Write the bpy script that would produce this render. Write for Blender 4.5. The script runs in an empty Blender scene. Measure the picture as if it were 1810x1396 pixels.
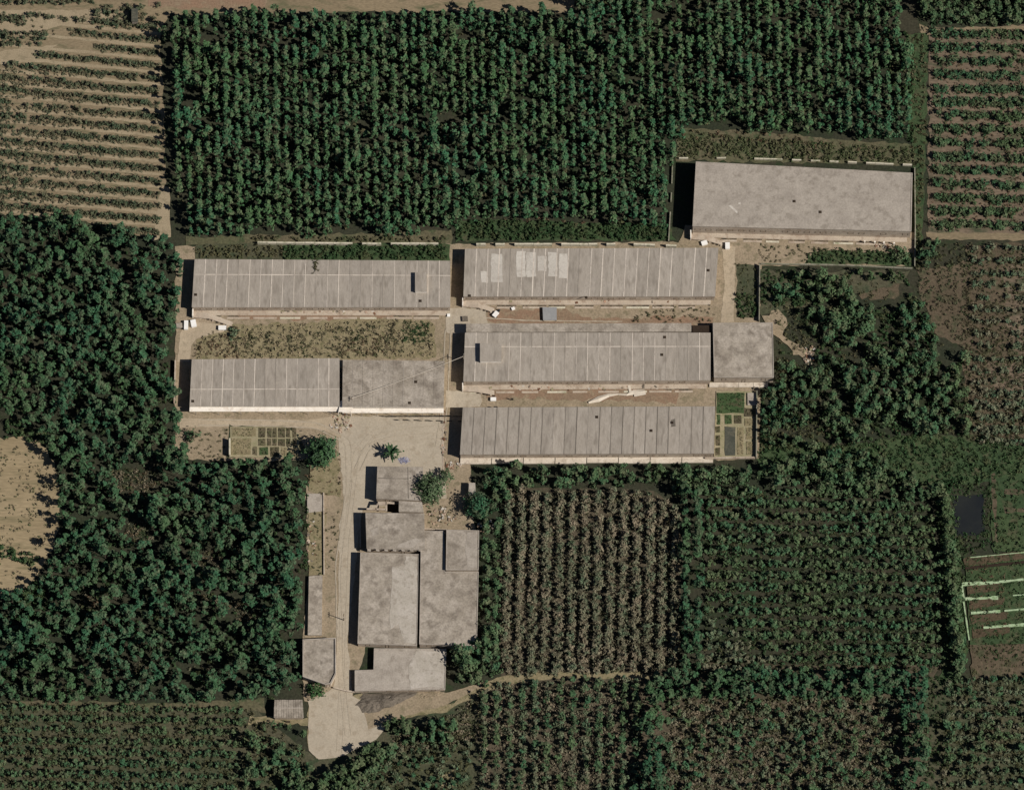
import bpy, math, random
import numpy as np
from mathutils import Vector, Matrix, noise as mnoise
random.seed(7); RNG = np.random.default_rng(11)
SC = bpy.context.scene
COL = SC.collection

# ------------------------------------------------------------------ camera, light, exposure
TH, DIST, S = math.radians(22.0), 1500.0, 0.15          # tilt from the vertical, metres to the pivot, metres per photo pixel
CAMP = Vector((0, -DIST*math.sin(TH), DIST*math.cos(TH)))
cd = bpy.data.cameras.new('camera'); cam = bpy.data.objects.new('camera', cd); COL.objects.link(cam)
cam.location = CAMP; cam.rotation_euler = (TH, 0, 0)
cd.sensor_width = 36; cd.lens = 36*DIST/(1810*S); cd.clip_start = 10; cd.clip_end = 9000
SC.camera = cam

SUN_EL, SUN_AZ = math.radians(42.0), math.radians(90+21.4)   # azimuth clockwise from north (+Y)
w = bpy.data.worlds.new('World'); SC.world = w; w.use_nodes = True
nt = w.node_tree; bg = nt.nodes['Background']
sky = nt.nodes.new('ShaderNodeTexSky'); sky.sky_type = 'NISHITA'; sky.sun_disc = False
sky.sun_elevation = SUN_EL; sky.sun_rotation = SUN_AZ
sky.air_density = 0.6; sky.dust_density = 0.3; sky.ozone_density = 1.0; sky.altitude = 400
nt.links.new(sky.outputs[0], bg.inputs[0]); bg.inputs[1].default_value = 0.05
sl = bpy.data.lights.new('sun', 'SUN'); sl.energy = 5.0; sl.angle = math.radians(0.5); sl.color = (1, .95, .88)
so = bpy.data.objects.new('sun', sl); COL.objects.link(so)
sd = Vector((math.sin(SUN_AZ)*math.cos(SUN_EL), math.cos(SUN_AZ)*math.cos(SUN_EL), math.sin(SUN_EL)))
so.rotation_euler = (-sd).to_track_quat('-Z', 'Y').to_euler(); so.location = sd*300
SC.view_settings.view_transform = 'Standard'; SC.view_settings.look = 'None'
SC.view_settings.exposure = 0.0; SC.view_settings.gamma = 1.0; SC.view_settings.use_curve_mapping = False
SC.cycles.filter_width = 1.5
SC.cycles.max_bounces = 4; SC.cycles.diffuse_bounces = 2

def P(px, py, z=0.0):
    """the point at height z that the photograph shows at pixel (px, py)"""
    d = Vector((0, math.sin(TH), -math.cos(TH)))*DIST + Vector((1, 0, 0))*((px-905)*S) - Vector((0, math.cos(TH), math.sin(TH)))*((py-698)*S)
    t = (z-CAMP.z)/d.z
    return CAMP + d*t
def XY(px, py, z=0.0):
    p = P(px, py, z); return (p.x, p.y)

# ------------------------------------------------------------------ materials
def srgb(r, g, b):
    f = lambda c: (c/255/12.92) if c/255 <= .04045 else ((c/255+.055)/1.055)**2.4
    return (f(r), f(g), f(b))
def mat(name, c0, c1=None, c2=None, scales=(.06, .35, 2.5), rough=.9, bump=0, stretch=(1, 1, 1), grain=.25, spec=.15, vary=0, t2=(.52, .68)):
    m = bpy.data.materials.new(name); m.use_nodes = True; t = m.node_tree; N = t.nodes; L = t.links
    bs = N['Principled BSDF']; bs.inputs['Roughness'].default_value = rough; bs.inputs['Specular IOR Level'].default_value = spec
    c1 = c1 or c0; c2 = c2 or c1
    geo = N.new('ShaderNodeNewGeometry'); mp = N.new('ShaderNodeMapping'); mp.inputs['Scale'].default_value = stretch
    L.new(geo.outputs['Position'], mp.inputs[0])
    def nz(sc, det=3):
        n = N.new('ShaderNodeTexNoise'); n.inputs['Scale'].default_value = sc; n.inputs['Detail'].default_value = det; n.inputs['Roughness'].default_value = .6
        L.new(mp.outputs[0], n.inputs['Vector']); return n.outputs['Fac']
    def rng(f, a, b, lo=0, hi=1):
        r = N.new('ShaderNodeMapRange'); L.new(f, r.inputs[0]); r.inputs[1].default_value = a; r.inputs[2].default_value = b
        r.inputs[3].default_value = lo; r.inputs[4].default_value = hi; return r.outputs[0]
    def mix(f, a, b, mode='MIX'):
        x = N.new('ShaderNodeMix'); x.data_type = 'RGBA'; x.blend_type = mode
        if isinstance(f, float): x.inputs[0].default_value = f
        else: L.new(f, x.inputs[0])
        for k, v in ((6, a), (7, b)):
            if isinstance(v, tuple): x.inputs[k].default_value = (*v, 1)
            else: L.new(v, x.inputs[k])
        return x.outputs[2]
    col = mix(rng(nz(scales[0]), .38, .62), c0, c1)
    col = mix(rng(nz(scales[1]), *t2), col, c2)
    g = rng(nz(scales[2], 4), .3, .7, 1-grain, 1+grain)
    gc = N.new('ShaderNodeCombineColor'); [L.new(g, gc.inputs[k]) for k in range(3)]
    col = mix(1.0, col, gc.outputs[0], 'MULTIPLY')
    if vary:
        oi = N.new('ShaderNodeObjectInfo'); v = rng(oi.outputs['Random'], 0, 1, 1-vary, 1+vary)
        vc = N.new('ShaderNodeCombineColor'); [L.new(v, vc.inputs[k]) for k in range(3)]
        col = mix(1.0, col, vc.outputs[0], 'MULTIPLY')
    L.new(col, bs.inputs['Base Color'])
    if bump:
        b = N.new('ShaderNodeBump'); b.inputs['Strength'].default_value = .6; b.inputs['Distance'].default_value = bump
        L.new(nz(scales[2]*1.3, 5), b.inputs['Height']); L.new(b.outputs[0], bs.inputs['Normal'])
    return m
M = {}
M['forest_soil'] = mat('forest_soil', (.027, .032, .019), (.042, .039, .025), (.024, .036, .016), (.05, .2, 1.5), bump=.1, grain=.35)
M['stripe_soil'] = mat('stripe_soil', (.31, .25, .165), (.27, .215, .14), (.22, .18, .115), (.1, .5, 3), bump=.04, grain=.2)
M['dry_field'] = mat('dry_field', (.185, .145, .09), (.225, .175, .11), (.125, .115, .065), (.04, .3, 1.8), bump=.08, grain=.25, stretch=(.5, 1.5, 1))
M['pale_dirt'] = mat('pale_dirt', (.40, .325, .23), (.36, .29, .205), (.30, .245, .17), (.1, .5, 3), bump=.04, grain=.15)
M['bare_field'] = mat('bare_field', (.245, .19, .112), (.295, .23, .14), (.18, .15, .085), (.05, .25, 1.2), bump=.06, grain=.2, stretch=(.35, 2, 1))
M['pink_soil'] = mat('pink_soil', (.125, .095, .066), (.165, .125, .088), (.06, .066, .038), (.06, .3, 1.5), bump=.08, grain=.3, stretch=(.5, 1.5, 1))
M['brown_soil'] = mat('brown_soil', (.085, .066, .043), (.115, .088, .058), (.06, .062, .034), (.06, .3, 1.8), bump=.1, grain=.35)
M['orchard_soil'] = mat('orchard_soil', (.07, .058, .038), (.092, .074, .05), (.048, .052, .03), (.06, .3, 1.8), bump=.1, grain=.35)
M['meadow_ground'] = mat('meadow_ground', (.085, .085, .046), (.115, .098, .06), (.055, .072, .034), (.07, .3, 1.6), bump=.1, grain=.35)
M['olive_ground'] = mat('olive_ground', (.06, .064, .036), (.08, .074, .046), (.038, .054, .028), (.07, .3, 1.6), bump=.1, grain=.35)
M['green_ground'] = mat('green_ground', (.035, .06, .026), (.05, .075, .032), (.07, .07, .038), (.06, .3, 1.8), bump=.1, grain=.35)
M['compound_soil'] = mat('compound_soil', (.295, .232, .16), (.25, .198, .132), (.19, .158, .10), (.12, .45, 2.2), bump=.04, grain=.24)
M['red_soil'] = mat('red_soil', (.235, .15, .098), (.21, .15, .10), (.25, .19, .125), (.1, .4, 2.2), bump=.05, grain=.22)
M['yard_paving'] = mat('yard_paving', (.395, .337, .257), (.365, .312, .238), (.32, .265, .195), (.12, .4, 2.5), bump=.02, grain=.13)
M['track_soil'] = mat('track_soil', (.355, .30, .225), (.38, .322, .245), (.33, .278, .207), (.3, .6, 2.5), grain=.15)
M['roof_concrete'] = mat('roof_concrete', (.30, .262, .218), (.345, .304, .256), (.238, .206, .17), (.4, .8, 3.2), grain=.15, stretch=(1.5, .38, 1), vary=.09, t2=(.47, .66))
M['roof_grey'] = mat('roof_grey', (.27, .232, .186), (.36, .314, .26), (.19, .16, .128), (.22, .36, 2.2), grain=.22, vary=.06, t2=(.46, .68))
M['roof_pale'] = mat('roof_pale', (.36, .316, .265), (.31, .27, .226), (.262, .226, .186), (.25, .5, 2.5), grain=.16, vary=.04)
M['roof_patch'] = mat('roof_patch', (.50, .46, .40), (.45, .41, .355), (.38, .34, .29), (.2, .6, 2.5), grain=.1, vary=.06)
M['skim'] = mat('skim', (.43, .385, .33), (.37, .33, .275), (.30, .262, .215), (.3, .7, 2.4), grain=.15)
M['seam'] = mat('seam', (.54, .475, .40), (.48, .42, .355), (.37, .32, .27), (.2, .5, 3), grain=.1, vary=.15)
M['seam_dark'] = mat('seam_dark', (.14, .12, .10), (.19, .165, .135), (.12, .105, .085), (.2, .5, 3), grain=.1, vary=.15)
M['wall_render'] = mat('wall_render', (.44, .37, .29), (.38, .31, .24), (.31, .24, .18), (.15, .6, 3), grain=.15)
M['wall_pale'] = mat('wall_pale', (.58, .51, .42), (.50, .43, .345), (.38, .32, .25), (.3, .8, 3), grain=.15)
M['wall_old'] = mat('wall_old', (.25, .235, .18), (.2, .19, .14), (.13, .14, .085), (.2, .6, 3), grain=.25)
M['wall_white'] = mat('wall_white', (.78, .72, .63), (.72, .65, .56), (.6, .52, .43), (.2, .7, 3), grain=.08)
M['white_paint'] = mat('white_paint', (.82, .8, .76), (.76, .73, .68), rough=.5, grain=.05, spec=.4)
M['stone_pale'] = mat('stone_pale', (.55, .50, .39), (.47, .43, .33), (.28, .28, .18), (.2, .6, 3), grain=.2)
M['dark_glass'] = mat('dark_glass', (.012, .013, .015), rough=.25, grain=.05, spec=.5)
M['dark_wet'] = mat('dark_wet', (.055, .043, .03), (.09, .07, .048), (.2, .155, .105), (.3, .35, 3), rough=.7, grain=.3, t2=(.45, .6))
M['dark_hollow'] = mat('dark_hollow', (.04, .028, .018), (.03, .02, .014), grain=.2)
M['rust'] = mat('rust', (.13, .06, .035), (.16, .085, .05), grain=.3)
M['metal_grey'] = mat('metal_grey', (.24, .24, .24), (.28, .275, .27), rough=.5, grain=.1, spec=.4)
M['rubber'] = mat('rubber', (.02, .02, .02), rough=.8)
M['timber'] = mat('timber', (.16, .12, .08), (.12, .09, .06), grain=.2)
M['bark'] = mat('bark', (.10, .08, .06), (.07, .055, .04), grain=.3)
M['water'] = mat('water', (.012, .014, .016), (.02, .022, .02), rough=.3, grain=.1, spec=.5, bump=.01)
M['rubble_red'] = mat('rubble_red', (.30, .18, .12), (.36, .27, .2), (.45, .4, .33), (.5, 1.2, 4), grain=.3, vary=.3)
M['heap_grey'] = mat('heap_grey', (.125, .105, .082), (.165, .138, .108), (.085, .07, .055), (.25, .7, 2.5), grain=.25, bump=.12)
M['plastic_white'] = mat('plastic_white', (.62, .56, .47), (.55, .48, .39), rough=.5, grain=.08, spec=.3)
M['tarp_blue'] = mat('tarp_blue', (.19, .19, .26), (.36, .34, .38), (.10, .10, .15), (.9, 1.6, 3), rough=.6, grain=.2)
M['pale_green'] = mat('pale_green', (.32, .42, .25), (.35, .43, .27), (.20, .29, .14), (.3, .7, 2), grain=.25)
M['dark_red_bed'] = mat('dark_red_bed', (.07, .052, .032), (.09, .065, .04), (.045, .055, .026), (.2, .6, 2), grain=.35, bump=.1)
M['net_grey'] = mat('net_grey', (.055, .058, .045), (.075, .075, .058), (.095, .09, .066), (.2, .5, 2), grain=.2)
M['bed_soil'] = mat('bed_soil', (.085, .07, .045), (.11, .09, .055), (.07, .075, .035), (.3, .8, 3), grain=.35, bump=.08, vary=.2)
M['bed_path'] = mat('bed_path', (.30, .255, .165), (.26, .23, .14), (.2, .19, .1), (.2, .6, 3), grain=.2)
M['bed_green'] = mat('bed_green', (.04, .07, .026), (.055, .085, .034), (.07, .065, .035), (.3, .8, 3), grain=.35, bump=.1)
M['bed_dry'] = mat('bed_dry', (.20, .165, .095), (.24, .2, .12), (.13, .12, .06), (.3, .8, 3), grain=.25, bump=.05)
def leafmat(name, a, b, c, s=(.07, .42, 2.0), g=.3):
    return mat(name, a, b, c, s, rough=.9, grain=g, spec=.04, vary=.12, t2=(.45, .65))
M['leaf_poplar'] = leafmat('leaf_poplar', (.037, .106, .054), (.058, .114, .048), (.098, .118, .064))
M['leaf_wood'] = leafmat('leaf_wood', (.034, .092, .048), (.052, .100, .044), (.080, .102, .058))
M['grass_meadow'] = leafmat('grass_meadow', (.075, .09, .042), (.095, .092, .05), (.06, .085, .036))
M['leaf_bright'] = leafmat('leaf_bright', (.045, .105, .036), (.055, .105, .042), (.07, .10, .045))
M['leaf_olive'] = leafmat('leaf_olive', (.115, .138, .080), (.165, .15, .10), (.07, .122, .07))
M['leaf_brown'] = leafmat('leaf_brown', (.155, .146, .094), (.21, .172, .118), (.088, .122, .072))
M['leaf_greygreen'] = leafmat('leaf_greygreen', (.09, .104, .06), (.12, .116, .07), (.062, .095, .054))
M['leaf_mid'] = leafmat('leaf_mid', (.046, .108, .054), (.074, .115, .052), (.106, .122, .066))
M['leaf_tree'] = leafmat('leaf_tree', (.038, .085, .034), (.05, .098, .042), (.062, .10, .058), (.3, .9, 2.5))
M['leaf_paletree'] = leafmat('leaf_paletree', (.085, .125, .06), (.07, .11, .052), (.11, .135, .08), (.3, .9, 2.5))
M['grass_green'] = leafmat('grass_green', (.03, .062, .026), (.042, .072, .03), (.065, .075, .036))
M['grass_olive'] = leafmat('grass_olive', (.085, .085, .042), (.10, .088, .052), (.06, .072, .034))
M['grass_greygreen'] = leafmat('grass_greygreen', (.115, .115, .072), (.15, .135, .085), (.085, .1, .06))
M['cover_dark'] = leafmat('cover_dark', (.085, .084, .048), (.11, .092, .058), (.06, .078, .04))
M['cover_brown'] = leafmat('cover_brown', (.16, .138, .095), (.2, .16, .11), (.1, .11, .068))
M['grass_dry'] = leafmat('grass_dry', (.31, .25, .16), (.24, .2, .125), (.15, .14, .08), (.1, .6, 2))
M['grass_rust'] = leafmat('grass_rust', (.14, .09, .058), (.11, .08, .05), (.09, .085, .045), (.1, .5, 2))

# ------------------------------------------------------------------ helpers
def tag(o, label=None, cat=None, group=None, kind=None):
    for k, v in (('label', label), ('category', cat), ('group', group), ('kind', kind)):
        if v: o[k] = v
    return o
def empty(name, xy, label, cat, group=None, z=0.0):
    o = bpy.data.objects.new(name, None); COL.objects.link(o); o.location = (xy[0], xy[1], z); o.empty_display_size = .5
    return tag(o, label, cat, group)
def link(name, me, parent=None):
    o = bpy.data.objects.new(name, me); COL.objects.link(o)
    if parent:
        o.parent = parent
        L = Vector((0, 0, 0)); q = parent
        while q: L += q.location; q = q.parent
        o.matrix_parent_inverse = Matrix.Translation(-L)
    return o
class MB:
    def __init__(s): s.v = []; s.f = []; s.m = []
    def add(s, vs, fs, mi=0):
        n = len(s.v); s.v += [tuple(v) for v in vs]; s.f += [tuple(i+n for i in f) for f in fs]; s.m += [mi]*len(fs); return s
    def prism(s, poly, z0, z1, mi=0, bottom=True):
        n = len(poly)
        a = sum(poly[i][0]*poly[(i+1) % n][1]-poly[(i+1) % n][0]*poly[i][1] for i in range(n))
        if a < 0: poly = poly[::-1]
        z0s = z0 if isinstance(z0, (list, tuple)) else [z0]*n; z1s = z1 if isinstance(z1, (list, tuple)) else [z1]*n
        if a < 0: z0s = z0s[::-1]; z1s = z1s[::-1]
        vs = [(p[0], p[1], z) for p, z in zip(poly, z0s)]+[(p[0], p[1], z) for p, z in zip(poly, z1s)]
        fs = [tuple(range(n, 2*n))]+[(i, (i+1) % n, n+(i+1) % n, n+i) for i in range(n)]
        if bottom: fs.append(tuple(range(n-1, -1, -1)))
        return s.add(vs, fs, mi)
    def obox(s, c, size, rz=0, mi=0):
        ca, sa = math.cos(rz), math.sin(rz); hx, hy = size[0]/2, size[1]/2
        poly = [(c[0]+x*ca-y*sa, c[1]+x*sa+y*ca) for x, y in ((-hx, -hy), (hx, -hy), (hx, hy), (-hx, hy))]
        return s.prism(poly, c[2], c[2]+size[2], mi)
    def strip(s, a, b, wd, z0, z1, mi=0):
        d = Vector((b[0]-a[0], b[1]-a[1])); n = Vector((-d.y, d.x)).normalized()*(wd/2)
        return s.prism([(a[0]+n.x, a[1]+n.y), (a[0]-n.x, a[1]-n.y), (b[0]-n.x, b[1]-n.y), (b[0]+n.x, b[1]+n.y)], z0, z1, mi)
    def tube(s, p0, p1, r0, r1, n=6, mi=0):
        p0, p1 = Vector(p0), Vector(p1); d = (p1-p0).normalized(); a = d.orthogonal().normalized(); b = d.cross(a)
        vs = []
        for p, r in ((p0, r0), (p1, r1)):
            vs += [p+(a*math.cos(2*math.pi*k/n)+b*math.sin(2*math.pi*k/n))*r for k in range(n)]
        fs = [(k, (k+1) % n, n+(k+1) % n, n+k) for k in range(n)]+[tuple(range(n, 2*n)), tuple(range(n-1, -1, -1))]
        return s.add(vs, fs, mi)
    def mesh(s, name, mats):
        me = bpy.data.meshes.new(name); me.from_pydata(s.v, [], s.f)
        for m in (mats if isinstance(mats, (list, tuple)) else [mats]): me.materials.append(M[m] if isinstance(m, str) else m)
        if len(me.materials) > 1: me.polygons.foreach_set('material_index', s.m)
        me.update(); return me
    def build(s, name, mats, parent=None): return link(name, s.mesh(name, mats), parent)

def inside(poly, x, y):
    c = False; n = len(poly); j = n-1
    for i in range(n):
        xi, yi = poly[i]; xj, yj = poly[j]
        if (yi > y) != (yj > y) and x < (xj-xi)*(y-yi)/(yj-yi)+xi: c = not c
        j = i
    return c
def rough(poly, step=10, amp=2.0):
    out = []; n = len(poly)
    for i in range(n):
        a = Vector(poly[i]); b = Vector(poly[(i+1) % n]); k = max(1, int((b-a).length/step))
        for j in range(k):
            p = a.lerp(b, j/k)
            out.append((p.x+random.uniform(-amp, amp), p.y+random.uniform(-amp, amp)))
    return out
LAYER = [0]
def sheet(name, polys, m, amp=2.0, step=10, kind='structure', z=None):
    """a flat ground sheet, each new one some millimetres above the last"""
    LAYER[0] += 1; z = .006*LAYER[0] if z is None else z
    mb = MB()
    for poly in polys:
        pts = rough(poly, step, amp) if amp else poly
        vs = [(*XY(*p), z) for p in pts]
        a = sum(vs[i][0]*vs[(i+1) % len(vs)][1]-vs[(i+1) % len(vs)][0]*vs[i][1] for i in range(len(vs)))
        if a < 0: vs = vs[::-1]
        mb.add(vs, [tuple(range(len(vs)))])
    return tag(mb.build(name, m), kind=kind)
def rect(x0, y0, x1, y1): return [(x0, y0), (x1, y0), (x1, y1), (x0, y1)]

# ------------------------------------------------------------------ ground and fields
E = 110   # fields go on this many photo pixels past the frame
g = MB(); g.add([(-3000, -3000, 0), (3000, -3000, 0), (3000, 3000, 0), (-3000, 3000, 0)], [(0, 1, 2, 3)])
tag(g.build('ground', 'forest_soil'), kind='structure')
sheet('olive_field', [[(-E, 1238), (440, 1246), (545, 1330), (560, 1340), (700, 1285), (860, 1215), (1145, 1195), (1150, 1396+E), (-E, 1396+E)]], 'olive_ground')
sheet('dry_field', [[(-E, -E), (1010, -E), (1016, 26), (860, 20), (600, 22), (300, 26), (284, 50), (296, 405), (272, 424), (180, 398), (100, 385), (-E, 372)]], 'dry_field', 3)
NW_ROWS = []
def nwx(y): return 284+8*(y-50)/370
strips = []
for k in range(18):
    yl = 10+22.6*k; yr = yl+27
    x0 = -E if k > 4 else [40, 120, 165, 60, -E][k]
    if k < 17: NW_ROWS.append((yl+13, x0))
    if k >= 1: strips.append([(-E, yl-2-9), (140, yl+11), (284, yr-2), (287, yr+3), (140, yl+16), (-E, yl+3-9)])
sheet('field_path', [s for s in strips if s[2][1] < 418], 'stripe_soil', 1.2, 14)
sheet('field_path', [[(-E, 20), (190, 18), (230, 36), (110, 44), (60, 60), (-E, 55)], [(-E, 102), (70, 84), (105, 78), (60, 110), (-E, 124)], [(285, 330), (300, 330), (302, 418), (270, 426)]], 'stripe_soil', 2)
sheet('red_earth_strip', [[(240, -E), (480, -E), (470, 12), (330, 16), (262, 10)]], 'red_soil', 3)
sheet('bare_field', [[(-E, 772), (70, 775), (100, 825), (108, 900), (96, 965), (72, 1005), (45, 1048), (-E, 1068)]], 'bare_field', 4)
sheet('pink_field', [[(1642, 48), (1810+E, 44), (1810+E, 424), (1640, 418)]], 'pink_soil', 3)
sheet('field_path', [[(1625, 44), (1648, 52), (1810+E, 40), (1810+E, 50), (1650, 60), (1630, 66)], [(1638, 412), (1810+E, 414), (1810+E, 426), (1638, 424)]], 'dry_field', 2)
sheet('brown_field', [[(1710, 432), (1810+E, 430), (1810+E, 792), (1715, 786), (1700, 600)]], 'brown_soil', 4)
sheet('field_path', [[(1772, 470), (1810+E, 470), (1810+E, 640), (1790, 620), (1780, 560)], [(1745, 640), (1790, 632), (1810+E, 660), (1810+E, 700), (1760, 690)]], 'pink_soil', 5)
sheet('bare_earth', [[(1622, 478), (1712, 462), (1724, 560), (1700, 612), (1655, 590), (1628, 530)], [(1510, 502), (1590, 496), (1590, 525), (1520, 530)]], 'brown_soil', 4)
sheet('orchard_soil', [[(892, 862), (1160, 868), (1206, 905), (1200, 1190), (885, 1200), (880, 1000)]], 'orchard_soil', 3)
sheet('orchard_soil', [[(1246, 1172), (1400, 1176), (1660, 1176), (1650, 1196), (1240, 1196)]], 'orchard_soil', 3)
sheet('orchard_soil', [[(850, 1206), (1145, 1190), (1640, 1180), (1640, 1396+E), (850, 1396+E)]], 'orchard_soil', 3)
sheet('grass_strip', [[(1632, 1195), (1690, 1200), (1678, 1396+E), (1626, 1396+E)]], 'olive_ground', 3)
sheet('orchard_soil', [[(1675, 1200), (1810+E, 1180), (1810+E, 1396+E), (1660, 1396+E)]], 'olive_ground', 3)
sheet('grass_strip', [[(1600, 60), (1640, 60), (1636, 270), (1630, 430), (1614, 470), (1614, 290), (1605, 200)]], 'green_ground', 3)
sheet('grass_strip', [[(1340, 770), (1500, 790), (1600, 768), (1760, 772), (1830, 800), (1810+E, 840), (1640, 862), (1500, 850), (1340, 830)], [(1650, 850), (1690, 850), (1710, 1150), (1690, 1215), (1660, 1210), (1672, 1100)]], 'green_ground', 4)
sheet('grass_strip', [[(810, 388), (1180, 398), (1196, 425), (806, 426)], [(440, 432), (800, 430), (800, 456), (440, 456)]], 'green_ground', 3)
sheet('grass_strip', [[(1196, 226), (1340, 234), (1612, 256), (1616, 292), (1196, 284)], [(-E, 1238), (300, 1242), (470, 1234), (470, 1262), (440, 1254), (-E, 1248)], [(330, 420), (800, 408), (800, 434), (330, 434)]], 'meadow_ground', 3)
sheet('sandy_track', [[(545, 1240), (640, 1228), (720, 1262), (800, 1240), (870, 1200), (1000, 1180), (1150, 1190), (1145, 1202), (1000, 1196), (880, 1214), (790, 1256), (700, 1272), (640, 1300), (562, 1340), (543, 1326)],
                      [(700, 1310), (800, 1284), (802, 1292), (720, 1314)], [(780, 1370), (805, 1360), (800, 1420), (776, 1420)], [(440, 1266), (545, 1268), (545, 1280), (440, 1280)]], 'bed_dry', 3)
sheet('compound_ground', [[(310, 436), (1200, 428), (1212, 400), (1620, 412), (1614, 470), (1345, 470), (1342, 812), (830, 818), (840, 940), (700, 950), (620, 1240), (536, 1240), (536, 1130), (545, 1010), (540, 860), (590, 800), (520, 815), (310, 812)]], 'compound_soil', 2)
sheet('grass_strip', [[(500, 431), (794, 431), (796, 462), (500, 462)], [(1440, 444), (1612, 448), (1612, 469), (1420, 467)]], 'green_ground', 2)
sheet('grass_strip', [[(345, 432), (500, 430), (500, 462), (345, 462)], [(1302, 466), (1338, 470), (1338, 562), (1302, 562)]], 'olive_ground', 2)
sheet('red_earth', [[(860, 545), (1000, 548), (1040, 562), (1260, 560), (1258, 575), (1040, 572), (900, 574), (860, 568)], [(860, 684), (1200, 688), (1196, 712), (1000, 706), (860, 704)], [(390, 545), (640, 552), (700, 560), (640, 568), (420, 562)]], 'red_soil', 4)
sheet('dry_weed_plot', [[(348, 600), (400, 576), (700, 562), (768, 570), (770, 634), (346, 634)]], 'bed_dry', 3)
sheet('paved_yard', [[(600, 736), (784, 736), (784, 830), (790, 880), (640, 900), (614, 1130), (622, 1230), (645, 1240), (690, 1276), (664, 1306), (600, 1338), (562, 1342), (545, 1326), (545, 1240), (590, 1215), (596, 1130), (600, 930), (608, 880), (596, 760)]], 'yard_paving', 1.5)
sheet('dry_verge', [[(640, 1232), (800, 1222), (850, 1205), (850, 1215), (790, 1245), (720, 1264), (650, 1290)]], 'compound_soil', 2)
sheet('paved_path', [[(318, 740), (560, 742), (604, 730), (604, 775), (560, 757), (500, 752), (318, 756)], [(326, 640), (314, 640), (318, 590), (332, 570), (410, 574), (392, 588), (350, 596), (338, 612), (335, 640)],
                     [(1276, 436), (1300, 436), (1297, 570), (1274, 570), (1280, 500)]], 'pale_dirt', 1.2)
sheet('paved_path', [rect(790, 545, 860, 590), rect(788, 690, 850, 720)], 'yard_paving', 2)
def tracks(pts, gap=1.5, wd=.34, m='track_soil'):
    out = []
    W = [Vector(p) for p in pts]; fine = []
    for a, b in zip(W[:-1], W[1:]):
        n = max(2, int((b-a).length/6)); fine += [a.lerp(b, k/n) for k in range(n)]
    fine.append(W[-1])
    for _ in range(3): fine = [fine[0]]+[(fine[i-1]+fine[i]*2+fine[i+1])/4 for i in range(1, len(fine)-1)]+[fine[-1]]
    for sd in (-1, 1):
        L, Rr = [], []
        for i, p in enumerate(fine):
            d = (fine[min(i+1, len(fine)-1)]-fine[max(i-1, 0)]).normalized(); n = Vector((-d.y, d.x)); j = random.uniform(-.5, .5)
            c = p+n*(sd*gap/S/2+j*.6); k = wd/S/2*random.uniform(.6, 1.2); L.append(tuple(c+n*k)); Rr.append(tuple(c-n*k))
        out.append(L+Rr[::-1])
    return out
for path in ([(600, 1330), (604, 1240), (606, 1100), (612, 960), (622, 880), (630, 800), (660, 765), (720, 752), (770, 748)], [(616, 1300), (602, 1180), (598, 1000), (618, 860), (616, 780), (560, 752), (470, 748), (350, 747)], [(775, 790), (786, 720), (792, 580), (840, 566), (930, 572), (1100, 574)], [(780, 770), (700, 775), (650, 790), (632, 830)]):
    for t in tracks(path): sheet('tyre_track', [t], 'track_soil', 0)
sheet('grass_plot', [[(406, 752), (520, 758), (545, 800), (400, 812)], [(1345, 475), (1400, 480), (1610, 480), (1600, 500), (1345, 560)]], 'olive_ground', 3)
sheet('side_yard', [[(545, 905), (575, 905), (574, 1015), (545, 1015)], [(546, 820), (596, 800), (602, 880), (545, 870)]], 'bed_dry', 3)
sheet('sandy_patch', [[(1345, 562), (1378, 548), (1394, 572), (1384, 596), (1412, 612), (1440, 622), (1432, 640), (1405, 626), (1374, 600)]], 'compound_soil', 4)
sheet('grass_strip', [[(1750, 832), (1810+E, 836), (1810+E, 975), (1755, 975)]], 'green_ground', 3)
sheet('field_path', [rect(1776, 866, 1810+E, 874), rect(1775, 898, 1810+E, 906), [(1752, 838), (1760, 836), (1764, 960), (1758, 960)]], 'brown_soil', 2)
sheet('brown_field', [[(1712, 1140), (1810+E, 1130), (1810+E, 1195), (1720, 1200)]], 'brown_soil', 3)

# ------------------------------------------------------------------ plants: leaf clouds as quads
def leaf_cloud(n, prof, H, z0, R, size, clumps, rng, sig=.34):
    """n leaf quads gathered in clumps through a crown; prof(t) is the radius share at height share t"""
    ct = rng.uniform(.02, .98, clumps); ca = rng.uniform(0, 6.283, clumps); cr = np.sqrt(rng.uniform(.05, 1, clumps))
    pr = np.array([prof(t) for t in ct])
    cc = np.stack([np.cos(ca)*cr*pr*R, np.sin(ca)*cr*pr*R, z0+ct*(H-z0)], 1)
    k = rng.integers(0, clumps, n)
    p = cc[k]+rng.normal(0, sig, (n, 3))*np.array([1, 1, 1.15])*R*.6
    p[:, 2] = np.clip(p[:, 2], z0*.6+.05, H*1.04)
    out = p-np.array([0, 0, z0+(H-z0)*.4]); out /= np.linalg.norm(out, axis=1, keepdims=True)+1e-6
    nrm = out*1.0+rng.normal(0, .55, (n, 3))+np.array([0, 0, .45]); nrm /= np.linalg.norm(nrm, axis=1, keepdims=True)
    a = np.cross(nrm, rng.normal(0, 1, (n, 3))); a /= np.linalg.norm(a, axis=1, keepdims=True)+1e-6
    b = np.cross(nrm, a); sz = size*rng.uniform(.65, 1.35, (n, 1))
    q = np.stack([p-a*sz*.6, p-b*sz*rng.uniform(.25, .5, (n, 1)), p+a*sz*.6, p+b*sz*rng.uniform(.25, .5, (n, 1))], 1)
    return q.reshape(-1, 3), np.arange(4*n).reshape(n, 4)
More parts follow.
